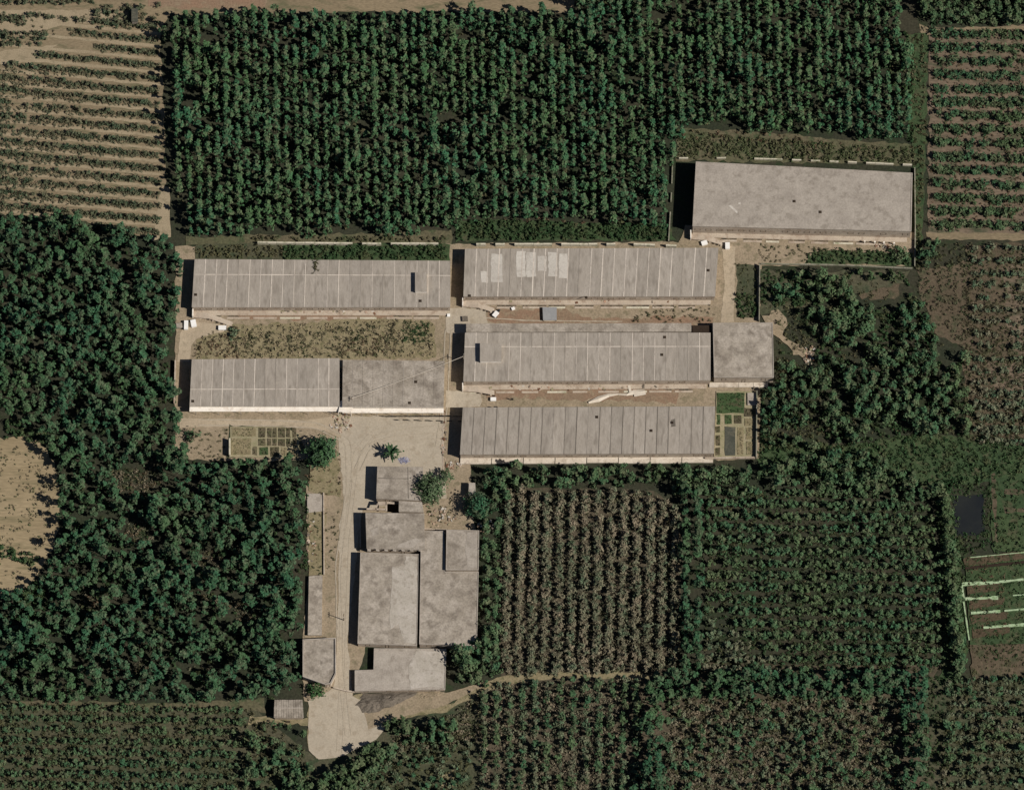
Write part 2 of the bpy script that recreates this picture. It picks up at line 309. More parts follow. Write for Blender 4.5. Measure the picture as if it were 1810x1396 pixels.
def stick(p0, p1, r0, r1, n=5):
    p0 = np.array(p0, float); p1 = np.array(p1, float); d = p1-p0; d /= np.linalg.norm(d)
    a = np.cross(d, [1, .3, .2]); a /= np.linalg.norm(a); b = np.cross(d, a)
    an = np.arange(n)*2*math.pi/n; ring = np.cos(an)[:, None]*a+np.sin(an)[:, None]*b
    v = np.concatenate([p0+ring*r0, p1+ring*r1]); i = np.arange(n); j = (i+1) % n
    return v, np.stack([i, j, n+j, n+i], 1)
def plant(n, prof, H, z0, R, size, clumps, seed, trunk=.07, limbs=3, sig=.34):
    rng = np.random.default_rng(seed)
    lv, lf = leaf_cloud(n, prof, H, z0, R, size, clumps, rng, sig)
    V = [lv]; F = [lf]; mi = [np.zeros(len(lf), int)]; off = len(lv)
    segs = []
    if trunk:
        segs.append(((0, 0, 0), (rng.normal(0, .05), rng.normal(0, .05), H*.8), trunk, trunk*.3))
        for k in range(limbs):
            an = rng.uniform(0, 6.28); z = rng.uniform(z0*.8, H*.55)
            segs.append(((0, 0, z), (math.cos(an)*R*.75, math.sin(an)*R*.75, z+R*.7), trunk*.5, trunk*.15))
    for sg in segs:
        v, f = stick(*sg); V.append(v); F.append(f+off); mi.append(np.ones(len(f), int)); off += len(v)
    return np.concatenate(V), np.concatenate(F), np.concatenate(mi)
def quads(name, V, F, mi, mats):
    me = bpy.data.meshes.new(name); n = len(F)
    me.vertices.add(len(V)); me.vertices.foreach_set('co', np.ascontiguousarray(V, dtype=np.float32).ravel())
    me.loops.add(4*n); me.loops.foreach_set('vertex_index', np.ascontiguousarray(F, dtype=np.int32).ravel())
    me.polygons.add(n); me.polygons.foreach_set('loop_start', np.arange(0, 4*n, 4, dtype=np.int32)); me.polygons.foreach_set('loop_total', np.full(n, 4, dtype=np.int32))
    for m in mats: me.materials.append(M[m])
    me.polygons.foreach_set('material_index', np.ascontiguousarray(mi, dtype=np.int32))
    me.update(calc_edges=True); return me
def joined(name, variants, places, mats):
    Vs, Fs, Ms = [], [], []; off = 0
    for (x, y, s, sz, rz, k, z) in places:
        V, F, mi = variants[k]; c, sn = math.cos(rz), math.sin(rz)
        W = np.empty_like(V); W[:, 0] = (V[:, 0]*c-V[:, 1]*sn)*s+x; W[:, 1] = (V[:, 0]*sn+V[:, 1]*c)*s+y; W[:, 2] = V[:, 2]*sz+z
        Vs.append(W); Fs.append(F+off); Ms.append(mi); off += len(V)
    return link(name, quads(name, np.concatenate(Vs), np.concatenate(Fs), np.concatenate(Ms), mats))
XW = {5: ('far left', 'left', 'centre', 'right', 'far right'), 3: ('left', 'centre', 'right')}
YW = {3: ('top', 'middle', 'bottom'), 4: ('top', 'upper middle', 'lower middle', 'bottom')}
def by_cell(what, block, bbox, nx=5, ny=3):
    def f(px, py, size):
        i = min(nx-1, max(0, int((px-bbox[0])/(bbox[2]-bbox[0])*nx))); j = min(ny-1, max(0, int((py-bbox[1])/(bbox[3]-bbox[1])*ny)))
        return f'{size} {what}, {YW[ny][j]} {XW[nx][i]} of {block}'
    return f
def populate(pts, variants, mats, name, label, cat, group, keep, smin=.8, smax=1.2, mass=None, hv=.15):
    """pts: photo pixels of the stems. The keep largest in the frame become objects, the rest one mass."""
    pl = []
    for (px, py) in pts:
        x, y = XY(px, py); s = random.uniform(smin, smax); big = mnoise.noise(Vector((x*.06, y*.06, 3)))
        s *= 1+.18*big
        pl.append((x, y, s, s*random.uniform(1-hv, 1+hv), random.uniform(0, 6.28), random.randrange(len(variants)), 0.0, 5 < px < 1805 and 5 < py < 1391))
    order = sorted(range(len(pl)), key=lambda i: -(pl[i][2]+(100 if pl[i][7] else 0)))
    first = set(i for i in order[:keep] if pl[i][7])
    ss = sorted(pl[i][2] for i in first); qs = [ss[len(ss)*q//6] for q in range(1, 6)] if ss else []
    SW = ('very small', 'small', 'smallish', 'fairly large', 'large', 'very large')
    if first:
        meshes = [quads(name, *v, mats) for v in variants]
        for i in sorted(first):
            x, y, s, sz, rz, k, z, _ = pl[i]
            o = link(name, meshes[k]); o.location = (x, y, z); o.scale = (s, s, sz); o.rotation_euler = (0, 0, rz)
            lab = label(*pts[i], SW[sum(s > q for q in qs)]) if callable(label) else label
            tag(o, lab, cat, group)
    rest = [p[:7] for i, p in enumerate(pl) if i not in first]
    if rest:
        o = joined(mass or name+'s_mass', variants, rest, mats); tag(o, kind='stuff')
def rows(poly, o, along, across, ni, nj, ja=1.5, jb=1.5, skip=0.0, holes=(), patch=None):
    out = []
    for i in range(ni[0], ni[1]):
        for j in range(nj[0], nj[1]):
            x = o[0]+i*across[0]+j*along[0]+random.uniform(-1, 1)*ja; y = o[1]+i*across[1]+j*along[1]+random.uniform(-1, 1)*jb
            if random.random() < skip or not inside(poly, x, y): continue
            if any(inside(h, x, y) for h in holes): continue
            if patch and mnoise.noise(Vector((x/patch[0], y/patch[0], patch[2]))) > patch[1]: continue
            out.append((x, y))
    return out

# ---- the north plantation: tall narrow trees in north-south rows
ptop = lambda t: max(.12, math.sin(math.pi*min(1, .25+.75*t))**.8)
POPLAR = [plant(185, ptop, 5.7+.12*k, .8, .92+.045*k, .59, 8+k, 100+k, .07, 3, .27) for k in range(9)]
BROAD = [plant(190, lambda t: max(.15, math.sin(math.pi*(.2+.72*t))), 4.8+.2*k, .7, 1.0+.06*k, .56, 7+k, 200+k, .08, 4, .27) for k in range(9)]
N_POLY = [(305, 36), (470, 26), (620, 32), (760, 28), (840, 22), (1015, 34), (1030, -E), (1580, -E), (1590, 60), (1612, 120), (1616, 240), (1560, 252), (1350, 236), (1215, 226), (1186, 300), (1182, 404), (1040, 396), (1000, 392), (870, 384), (800, 404), (720, 420), (640, 412), (560, 420), (450, 412), (400, 424), (330, 425), (308, 330)]
n_pts = rows(N_POLY, (312, 20), (.3, 15.2), (17.4, 0), (0, 76), (-13, 28), 1.9, 4.2, .04, [[(980, 330), (1004, 330), (1004, 350), (980, 350)]], (40, .6, 1.7))
n_l1 = by_cell('dark green tree', 'the big plantation behind the sheds', (300, 20, 1190, 420))
n_l2 = by_cell('dark green tree', 'the block behind the set apart shed', (1190, 0, 1620, 250), 3)
def n_label(px, py, size): return n_l1(px, py, size) if px < 1190 else n_l2(px, py, size)
populate(n_pts, POPLAR, ['leaf_poplar', 'bark'], 'plantation_tree', n_label, 'tree', 'trees of the north plantation', 300, .68, 1.3, 'north_plantation')

# ---- the west and south-west wood
W_POLY = [(-E, 382), (100, 384), (180, 402), (240, 424), (300, 432), (326, 460), (316, 520), (300, 620), (312, 700), (318, 760), (330, 812), (400, 822), (520, 815), (540, 860), (532, 1000), (535, 1110), (530, 1200), (480, 1236), (300, 1246), (-E, 1240), (-E, 1075), (50, 1052), (76, 1010), (100, 968), (112, 900), (106, 830), (80, 775), (20, 740), (-E, 730)]
CLEAR = [[(195, 832), (275, 826), (285, 852), (240, 890), (205, 870)], [(225, 925), (265, 915), (270, 960), (215, 955)], [(370, 965), (402, 985), (395, 1005), (345, 1000)], [(150, 1050), (200, 1060), (180, 1085), (130, 1080)], [(340, 1050), (420, 1056), (460, 1090), (430, 1125), (415, 1080)], [(240, 1170), (275, 1175), (270, 1192), (236, 1190)], [(330, 1180), (405, 1170), (400, 1195), (345, 1195)], [(84, 1018), (60, 1140), (30, 1130), (20, 1050)]]
w_pts = rows(W_POLY, (-E, 380), (.4, 15.5), (16.4, 0), (0, 43), (0, 58), 6.5, 6.5, .06, CLEAR[:7], (30, .5, 5.1))
w_l1 = by_cell('dark broad tree', 'the wood beside the left shed ends', (0, 380, 320, 810))
w_l2 = by_cell('dark broad tree', 'the lower left wood by the lane', (0, 810, 540, 1236))
def w_label(px, py, size): return w_l1(px, py, size) if py < 810 else w_l2(px, py, size)
populate(w_pts, BROAD, ['leaf_wood', 'bark'], 'woodland_tree', w_label, 'tree', 'trees of the western wood', 300, .6, 1.3, 'western_wood')

# ---- the mixed wood east of the sheds and the fringe around the lower orchards
MIX = [plant(190, lambda t: max(.2, math.sin(math.pi*(.22+.7*t))), 3.4+.2*k, .4, 1.1+.07*k, .54, 6+k, 300+k, .06, 4, .29) for k in range(8)]
E_POLY = [(1360, 485), (1600, 482), (1625, 530), (1660, 600), (1705, 620), (1712, 770), (1600, 770), (1480, 792), (1350, 800), (1346, 690), (1374, 690), (1374, 610)]
E_CLEAR = [[(1345, 540), (1400, 535), (1440, 610), (1450, 660), (1420, 660), (1372, 610)], [(1500, 496), (1600, 494), (1606, 545), (1520, 545)], [(1400, 760), (1460, 765), (1455, 785), (1400, 785)], [(1655, 600), (1700, 610), (1690, 650), (1655, 640)]]
e_pts = rows(E_POLY, (1340, 480), (.6, 17), (18, 0), (0, 27), (0, 24), 5.5, 5.5, .12, E_CLEAR, (50, .35, 2.2))
e_pts += rows([(1616, 425), (1655, 430), (1650, 470), (1616, 470)], (1612, 420), (0, 13), (13, 0), (0, 6), (0, 6), 4, 4, .1)
f_pts = rows([(850, 830), (1340, 828), (1500, 800), (1560, 812), (1660, 866), (1668, 900), (1330, 852), (1240, 870), (1208, 880), (1165, 862), (900, 860), (888, 900), (880, 1000), (884, 1180), (858, 1200), (812, 1222), (806, 1160), (856, 1140), (850, 950), (866, 870)], (780, 812), (0, 14.5), (16, 0), (0, 60), (0, 29), 4, 4, .1)
f_pts += rows([(1620, -E), (1810+E, -E), (1810+E, 44), (1660, 46), (1625, 34)], (1616, -E), (0, 15), (15, 0), (0, 26), (0, 16), 3, 3, .05)
belt = rows([(1140, 1196), (1300, 1188), (1632, 1190), (1636, 1396+E), (1590, 1396+E), (1590, 1240), (1320, 1232), (1180, 1244), (1174, 1396+E), (1132, 1396+E)], (1120, 1186), (0, 15), (15, 0), (0, 36), (0, 36), 4, 4, .06)
belt += rows([(1206, 870), (1243, 870), (1243, 1188), (1206, 1188)], (1212, 870), (0, 13), (22, 0), (0, 2), (0, 25), 3, 3, .05)
f_pts += rows([(672, 1284), (720, 1266), (800, 1256), (812, 1270), (740, 1290), (676, 1306)], (660, 1256), (0, 12), (13, 0), (0, 6), (0, 14), 3, 3, .08)
f_pts += rows([(700, 1296), (800, 1276), (840, 1240), (852, 1300), (815, 1306), (720, 1322)], (700, 1238), (0, 15), (16, 0), (0, 7), (0, 11), 4, 4, .3)
f_pts += rows([(604, 1352), (660, 1322), (690, 1316), (700, 1332), (640, 1396), (600, 1396+E), (556, 1396+E), (566, 1362)], (550, 1310), (0, 13), (14, 0), (0, 20), (0, 12), 4, 4, .12)
f_pts += rows([(1662, 880), (1678, 880), (1702, 1190), (1686, 1200)], (1660, 880), (.8, 11), (9, 0), (0, 4), (0, 30), 3, 3, .06)
f_pts += rows([(440, 1300), (548, 1335), (560, 1350), (540, 1396+E), (420, 1396+E)], (420, 1290), (0, 16), (16, 0), (0, 10), (0, 16), 5, 5, .25)
m_1 = by_cell('bushy green tree', 'the ragged right hand wood', (1345, 425, 1710, 800), 3)
m_2 = by_cell('dark tree', 'the block in the top right corner', (1620, 0, 1810, 46), 3)
m_3 = by_cell('bushy tree', 'the bottom trackside thicket', (430, 1260, 800, 1396), 3)
m_4 = by_cell('dark tree', 'the bottom right tree belt', (1130, 1186, 1640, 1396), 3)
m_5 = by_cell('dark green tree', 'the fringe round the lower orchards', (790, 800, 1700, 1220))
def m_label(px, py, size):
    if px > 1340 and py < 808: return (m_2 if py < 60 else m_1)(px, py, size)
    if py > 1240 and px < 830: return m_3(px, py, size)
    return (m_4 if py > 1190 and px > 1120 else m_5)(px, py, size)
def belt_label(px, py, size): return m_4(px, py, size) if py > 1186 and px > 1120 else m_6(px, py, size)
m_6 = by_cell('dark tree', 'the double row between the two orchards', (1206, 870, 1243, 1190), 3)
populate(belt, BROAD, ['leaf_wood', 'bark'], 'belt_tree', belt_label, 'tree', 'trees of the dark belts', 300, .85, 1.3, 'tree_belts')
populate(e_pts+f_pts, MIX, ['leaf_mid', 'bark'], 'bushy_tree', m_label, 'tree', 'trees of the mixed wood and orchard fringes', 300, .75, 1.3, 'mixed_wood')

def tuft_variants(n, H, R, size, seed):
    out = []
    for k in range(5):
        rng = np.random.default_rng(seed+k)
        lv, lf = leaf_cloud(n, lambda t: .7+.3*(1-t), H, .05, R, size, 4, rng, .5)
        out.append((lv, lf, np.zeros(len(lf), int)))
    return out
TUFT = tuft_variants(12, .55, .45, .36, 700); TALL = tuft_variants(18, 1.1, .55, .5, 720); CREEP = tuft_variants(10, .28, .4, .3, 740)
def weeds(name, polys, m, dens, var, smin=.7, smax=1.3, patch=None, holes=()):
    pl = []
    for poly in polys:
        xs = [p[0] for p in poly]; ys = [p[1] for p in poly]
        x0, x1, y0, y1 = min(xs), max(xs), min(ys), max(ys)
        n = int((x1-x0)*(y1-y0)*S*S*dens)
        for _ in range(n):
            x = random.uniform(x0, x1); y = random.uniform(y0, y1)
            if not inside(poly, x, y) or any(inside(h, x, y) for h in holes): continue
            if patch and mnoise.noise(Vector((x/patch[0], y/patch[0], patch[2]))) > patch[1]: continue
            wx, wy = XY(x, y); s = random.uniform(smin, smax)
            pl.append((wx, wy, s, s*random.uniform(.8, 1.2), random.uniform(0, 6.28), random.randrange(len(var)), 0.0))
    if pl: tag(joined(name, var, pl, [m]), kind='stuff')
# ---- orchards: low bushes in rows
BUSH = [plant(90, lambda t: max(.3, math.sin(math.pi*(.25+.6*t))), 1.5, .1, .8, .36, 7, 400+k, .03, 2, .4) for k in range(8)]
nw = []
for (yl, x0) in NW_ROWS:
    x = max(x0, -E)+4
    while x < nwx(yl+20)-12:
        x += random.uniform(6.5, 9.5)
        y = yl+27*(x/284 if x > 0 else 0)-9*(max(0, -x)/E)
        if random.random() > .1 and y < 380+.16*max(x, 0): nw.append((x, y+random.uniform(-2.2, 2.2)))
nw += rows([(150, 12), (280, 10), (285, 55), (180, 55)], (150, 12), (0, 9), (9, 0), (0, 16), (0, 6), 4, 4, .35)
nw += rows([(-E, -10), (190, -10), (190, 5), (-E, 14)], (-E, -10), (0, 8), (8, 0), (0, 45), (0, 4), 2, 2, .1)
nw += rows([(-E, 22), (40, 26), (50, 46), (-E, 44)], (-E, 22), (0, 8), (8, 0), (0, 28), (0, 4), 2, 2, .2)
nw += rows([(-E, 60), (80, 52), (84, 84), (-E, 88)], (-E, 52), (0, 9), (9, 0), (0, 28), (0, 4), 3, 2, .15)
bands = []
for (yl, x0) in NW_ROWS[1:]:
    if yl < 400: bands.append([(max(x0, -E), yl-6+27*max(x0, 0)/284), (280, yl+21), (280, yl+32), (max(x0, -E), yl+6+27*max(x0, 0)/284)])
weeds('row_weeds', bands, 'grass_greygreen', 2.6, CREEP, .8, 1.5)
populate(nw, BUSH, ['leaf_greygreen', 'bark'], 'orchard_bush', by_cell('low grey green bush', 'the pale striped field', (0, 0, 290, 420)), 'bush', 'bushes of the upper left striped field', 300, .75, 1.15, 'field_bushes')
weeds('row_weeds', [[(1646, 62), (1810+E, 60), (1810+E, 408), (1644, 406)]], 'grass_rust', .5, TUFT, .5, 1.0)
ne = rows([(1644, 52), (1810+E, 50), (1810+E, 412), (1642, 408)], (1652, 58), (9.4, .2), (0, 24.2), (0, 15), (0, 36), 2, 2.2, .06)
ne += rows([(1644, 58), (1810+E, 58), (1810+E, 412), (1642, 408)], (1656, 64), (9.4, .2), (0, 24.2), (0, 15), (0, 36), 2.5, 2.4, .3)
populate(ne, BUSH, ['leaf_mid', 'bark'], 'row_bush', by_cell('dark green bush', 'the upper right striped field', (1640, 50, 1810, 415), 3, 4), 'bush', 'bushes of the upper right field', 300, .9, 1.45, 'right_field_bushes')
el = rows([(1718, 436), (1810+E, 434), (1810+E, 786), (1722, 780), (1715, 600)], (1722, 440), (11.5, .3), (0, 21.5), (0, 17), (0, 25), 3, 3, .2)
el += rows([(1722, 690), (1810+E, 690), (1810+E, 790), (1722, 784)], (1725, 694), (9, .2), (0, 21.5), (0, 6), (0, 30), 3, 3, .1)
populate(el, BUSH, ['leaf_olive', 'bark'], 'scattered_bush', by_cell('olive bush', 'the sparse right edge field', (1715, 430, 1810, 790), 3, 4), 'bush', 'bushes of the sparse right hand field', 300, .85, 1.35, 'sparse_bushes')
CO = [(893, 868), (1155, 872), (1200, 905), (1198, 1186), (892, 1194), (884, 1000)]
HEDGE = [plant(110, lambda t: max(.45, math.sin(math.pi*(.3+.55*t))), 2.1, .08, .82, .38, 8, 900+k, .04, 2, .4) for k in range(8)]
co = rows(CO, (897, 866), (-.15, 7.4), (22.8, .3), (0, 14), (0, 46), 1.8, 2.5, .05)
co += rows(CO, (902, 866), (-.15, 10), (22.8, .3), (0, 14), (0, 34), 1.8, 3, .3)
populate(co, HEDGE, ['leaf_brown', 'bark'], 'brown_bush', by_cell('brownish bush', 'the square brown orchard', (885, 865, 1205, 1190)), 'bush', 'bushes of the central brown orchard', 300, .85, 1.3, 'central_orchard_bushes')
SE = [(1248, 856), (1330, 858), (1560, 880), (1655, 905), (1664, 1000), (1662, 1188), (1244, 1190)]
se = rows(SE, (1250, 850), (10.2, .2), (0, 21), (0, 18), (0, 43), 3, 1.5, .04, (), (45, .62, 8.8))
SEB = [plant(120, lambda t: max(.25, math.sin(math.pi*(.25+.65*t))), 2.7+.1*k, .12, .95, .44, 7, 500+k, .04, 2, .34) for k in range(8)]
se_b = [p for p in se if p[0]+(1190-p[1])*1.6 < 1410 and p[1] > 1080]; se = [p for p in se if p not in set(se_b)]
populate(se_b, SEB, ['leaf_olive', 'bark'], 'stunted_bush', by_cell('brownish bush', 'the bare corner of the green orchard', (1245, 1010, 1500, 1190), 3), 'bush', 'stunted bushes of the green orchard', 60, .8, 1.2, 'stunted_bushes')
populate(se, SEB, ['leaf_mid', 'bark'], 'nursery_tree', by_cell('dark green young tree', 'the green lower right orchard', (1245, 850, 1665, 1190)), 'tree', 'small trees of the lower right orchard', 300, .8, 1.25, 'nursery_trees')
bl = rows([(-E, 1242), (430, 1250), (450, 1300), (420, 1396+E), (-E, 1396+E)], (-E, 1250), (10.5, .15), (0, 19.5), (0, 16), (0, 60), 3.5, 2.3, .08, (), (60, .5, 1.3))
bl += rows([(440, 1255), (540, 1290), (540, 1330), (440, 1300)], (440, 1255), (14, 0), (0, 14), (0, 6), (0, 8), 5, 5, .35)
populate(bl, SEB, ['leaf_mid', 'bark'], 'young_tree', by_cell('green young tree', 'the row planted lower left field', (0, 1240, 540, 1396)), 'tree', 'small trees of the lower left field', 300, .7, 1.05, 'lower_left_trees')
bc = rows([(850, 1212), (900, 1206), (1140, 1200), (1135, 1396+E), (845, 1396+E)], (856, 1204), (-.1, 9.5), (22.5, 0), (0, 14), (0, 40), 3, 3, .08)
bc += rows([(1180, 1236), (1590, 1230), (1592, 1396+E), (1175, 1396+E)], (1180, 1236), (0, 15), (15, 0), (0, 29), (0, 22), 6, 6, .12)
bc += rows([(1676, 1204), (1810+E, 1190), (1810+E, 1396+E), (1660, 1396+E)], (1676, 1208), (11, -.3), (-.6, 20), (0, 18), (0, 28), 3.5, 2, .1)
bc += rows([(600, 1396+E), (560, 1390), (700, 1325), (830, 1290), (838, 1396+E)], (560, 1400), (9, -13), (17, 3), (0, 22), (-12, 10), 4, 4, .15)
BCT = [plant(120, lambda t: max(.25, math.sin(math.pi*(.25+.65*t))), 3.6+.2*k, .5, 1.0, .52, 7, 650+k, .05, 3, .28) for k in range(4)]
BC2 = [plant(120, lambda t: max(.25, math.sin(math.pi*(.25+.65*t))), 1.9, .12, 1.05, .4, 9, 600+k, .04, 2, .38) for k in range(8)]
b_1 = by_cell('brownish green tree', 'the bottom right corner field', (1660, 1200, 1810, 1396), 3)
b_2 = by_cell('brownish green tree', 'the orchard inside the dark belt', (1175, 1230, 1592, 1396))
b_3 = by_cell('brownish green tree', 'the bottom orchard of upright rows', (845, 1200, 1140, 1396), 3)
b_4 = by_cell('brownish green tree', 'the slanting plot beside the track', (560, 1290, 838, 1396), 3)
def bc_label(px, py, size): return (b_1 if px > 1640 else b_2 if px > 1150 else b_3 if px > 842 else b_4)(px, py, size)
tall_pts = [p for p in bc if random.random() < .5]; bc = [p for p in bc if p not in set(tall_pts)]
populate(tall_pts, BCT, ['leaf_mid', 'bark'], 'orchard_tree', lambda px, py, size: bc_label(px, py, size).replace('brownish green', 'tall green'), 'tree', 'tall trees of the bottom orchards', 200, .75, 1.2, 'tall_orchard_trees')
populate(bc, BC2, ['leaf_olive', 'bark'], 'small_tree', bc_label, 'tree', 'small trees of the bottom orchards', 300, .75, 1.2, 'bottom_orchard_trees')

# ---- grass, weeds and undergrowth
weeds('tall_weeds', [[(812, 390), (1175, 398), (1186, 424), (808, 424)]], 'grass_green', 1.6, TALL)
weeds('tall_weeds', [[(1200, 236), (1612, 264), (1612, 288), (1200, 280)]], 'grass_meadow', 2.4, TUFT)
weeds('tall_weeds', [[(1198, 228), (1340, 236), (1560, 255), (1612, 262), (1612, 272), (1400, 256), (1200, 250)], [(900, 385), (1180, 396), (1180, 402), (880, 394)]], 'grass_rust', .35, TUFT)
weeds('weeds', [[(500, 436), (790, 434), (793, 458), (500, 458)]], 'grass_green', 2.6, TALL, .6, 1.1)
weeds('weeds', [[(345, 436), (500, 434), (500, 456), (345, 456)]], 'grass_olive', 1.6, TALL, .5, 1)
weeds('weeds', [[(440, 418), (790, 420), (790, 428), (440, 428)]], 'grass_olive', 1.2, TALL, .5, 1)
weeds('weeds', [[(1600, 60), (1640, 60), (1634, 300), (1626, 470), (1615, 470), (1615, 300)]], 'grass_olive', 1.2, TUFT)
weeds('weeds', [[(1560, 50), (1612, 60), (1618, 250), (1590, 250)]], 'grass_green', .7, TALL)
weeds('grass', [[(1340, 770), (1500, 790), (1600, 768), (1760, 772), (1830, 800), (1830, 835), (1640, 862), (1500, 850), (1340, 840)], [(1655, 850), (1690, 850), (1705, 1000), (1708, 1180), (1672, 1190)]], 'grass_green', 1.6, TUFT)
weeds('grass', [[(1660, 850), (1830, 836), (1830, 975), (1700, 980)]], 'grass_green', .8, TUFT, holes=([(1676, 862), (1746, 866), (1748, 954), (1678, 952)],))
weeds('field_stubble', [[(-E, 785), (70, 790), (96, 840), (98, 900), (80, 960), (40, 1030), (-E, 1050)]], 'grass_dry', .7, CREEP, .5, 1.2, (28, .15, 6))
weeds('field_stubble', [[(-E, 785), (70, 790), (96, 840), (98, 900), (80, 960), (40, 1030), (-E, 1050)]], 'grass_meadow', .35, CREEP, .5, 1.1, (22, .05, 16))
weeds('pond_reeds', [[(1674, 858), (1748, 862), (1750, 876), (1684, 880)], [(1674, 862), (1686, 864), (1688, 950), (1676, 952)], [(1736, 866), (1748, 866), (1750, 954), (1738, 950)], [(1676, 944), (1748, 940), (1748, 956), (1678, 956)]], 'grass_green', 2.2, TUFT, .6, 1.2)
weeds('terrace_weeds', [[(1706, 990), (1830, 972), (1830, 1125), (1718, 1132)]], 'grass_green', 1.2, TUFT, .6, 1.1)
weeds('terrace_weeds', [[(1706, 990), (1780, 980), (1786, 1125), (1718, 1132)]], 'grass_rust', 1.0, TUFT, .6, 1.0)
weeds('scrub', [[(1350, 540), (1420, 540), (1440, 620), (1400, 620), (1376, 580)]], 'grass_olive', 1.3, TUFT, .5, 1)
weeds('scrub', [[(345, 600), (400, 578), (700, 566), (765, 575), (768, 632), (600, 632), (345, 634)]], 'grass_dry', 1.5, TUFT, .5, 1.0)
weeds('scrub', [[(395, 585), (560, 590), (600, 575), (690, 600), (680, 630), (500, 632), (400, 612)]], 'grass_olive', 1.0, TUFT, .5, 1.1, (22, -.02, 2))
weeds('scrub', [[(400, 582), (700, 572), (705, 632), (420, 632)]], 'cover_dark', 2.2, TUFT, .5, 1.1, (18, -.12, 9))
weeds('scrub', [[(345, 610), (400, 590), (430, 632), (345, 634)], [(600, 610), (700, 585), (700, 625), (600, 632)]], 'grass_rust', 1.1, TUFT, .6, 1.1)
weeds('scrub', [[(712, 568), (758, 570), (758, 604), (710, 606)]], 'grass_green', 3.2, TUFT, .6, 1)
weeds('scrub', [[(1300, 465), (1338, 470), (1338, 560), (1300, 560)], [(1160, 540), (1262, 540), (1262, 570), (1100, 572)], [(1340, 430), (1470, 440), (1470, 466), (1340, 462)]], 'grass_olive', .7, TUFT, .6, 1)
weeds('scrub', [[(1300, 520), (1336, 520), (1336, 562), (1300, 562)], [(1440, 440), (1610, 445), (1610, 468), (1420, 464)], [(1345, 478), (1470, 480), (1420, 540), (1345, 540)]], 'grass_green', 1.5, TALL, .6, 1)
weeds('scrub', [[(1345, 690), (1400, 690), (1470, 760), (1400, 790), (1345, 800)], [(1372, 620), (1430, 660), (1420, 700), (1372, 690)]], 'grass_olive', .8, TUFT)
weeds('undergrowth', CLEAR[:7], 'cover_brown', 1.2, TUFT, .5, 1.1)
weeds('undergrowth', CLEAR[:7], 'grass_olive', .8, TUFT, .5, 1.1)
weeds('undergrowth', CLEAR[:7]+[[(540, 820), (600, 800), (612, 880), (545, 875)]], 'grass_rust', .45, TUFT, .5, 1)
weeds('undergrowth', [CLEAR[7], [(10, 740), (90, 770), (80, 782), (10, 775)], [(-20, 955), (70, 985), (60, 1000), (-20, 975)]], 'grass_green', 1.6, TALL)
weeds('undergrowth', [W_POLY], 'grass_green', .10, TALL)
weeds('undergrowth', [N_POLY], 'grass_olive', .05, TALL)
weeds('undergrowth', [E_POLY], 'grass_green', .5, TALL, holes=E_CLEAR, patch=(50, .25, 4))
weeds('undergrowth', [E_POLY], 'grass_olive', .25, TUFT)
weeds('undergrowth', [[(-E, 1242), (440, 1250), (545, 1330), (540, 1396+E), (-E, 1396+E)], [(1180, 1236), (1590, 1230), (1592, 1420), (1175, 1420)], [(1676, 1204), (1830, 1190), (1830, 1420), (1660, 1420)], [(560, 1400), (700, 1325), (830, 1290), (838, 1420)], [(690, 1300), (800, 1262), (852, 1216), (852, 1310), (700, 1330)]], 'grass_olive', .9, TUFT)
weeds('undergrowth', [[(690, 1300), (800, 1262), (852, 1216), (852, 1310), (700, 1330)]], 'cover_brown', 1.2, TUFT)
weeds('undergrowth', [SE], 'grass_green', .7, TUFT, .6, 1.1)
weeds('undergrowth', [SE, CO], 'grass_olive', .3, TUFT, .6, 1.1)
weeds('undergrowth', [[(1632, 1195), (1690, 1200), (1678, 1420), (1626, 1420)]], 'grass_green', .9, TUFT)
weeds('undergrowth', [[(850, 1212), (1140, 1200), (1135, 1420), (845, 1420)], [(1180, 1240), (1590, 1236), (1592, 1420), (1175, 1420)]], 'cover_brown', 1.2, TUFT)
weeds('undergrowth', [CO], 'cover_brown', .35, TUFT)
weeds('weeds', [[(1712, 1140), (1830, 1130), (1830, 1195), (1720, 1200)]], 'grass_olive', 1.2, TUFT, .5, 1)
weeds('weeds', [[(1716, 1130), (1830, 1120), (1830, 1165), (1720, 1168)]], 'grass_green', 1.2, TUFT, .5, 1)
weeds('undergrowth', [[(1615, 430), (1720, 432), (1722, 470), (1620, 480)], [(1700, 440), (1830, 440), (1830, 780), (1705, 780)]], 'grass_olive', 1.1, TUFT, .5, 1.1)
weeds('undergrowth', [[(1622, 470), (1722, 460), (1728, 560), (1705, 620), (1625, 540)], [(1710, 620), (1830, 560), (1830, 780), (1715, 780)]], 'cover_dark', 1.3, TUFT, .5, 1.0)
weeds('scrub', [[(545, 905), (600, 905), (598, 1015), (545, 1015)], [(752, 885), (800, 880), (795, 935), (752, 935)], [(320, 760), (405, 760), (400, 812), (325, 812)]], 'grass_olive', .6, TUFT, .5, .9)
weeds('scrub', [[(535, 870), (545, 870), (545, 1015), (536, 1015)]], 'grass_green', 1.2, TUFT)
weeds('scrub', [[(40, 30), (280, 14), (282, 60), (60, 64)]], 'grass_olive', .12, TUFT, .6, 1)

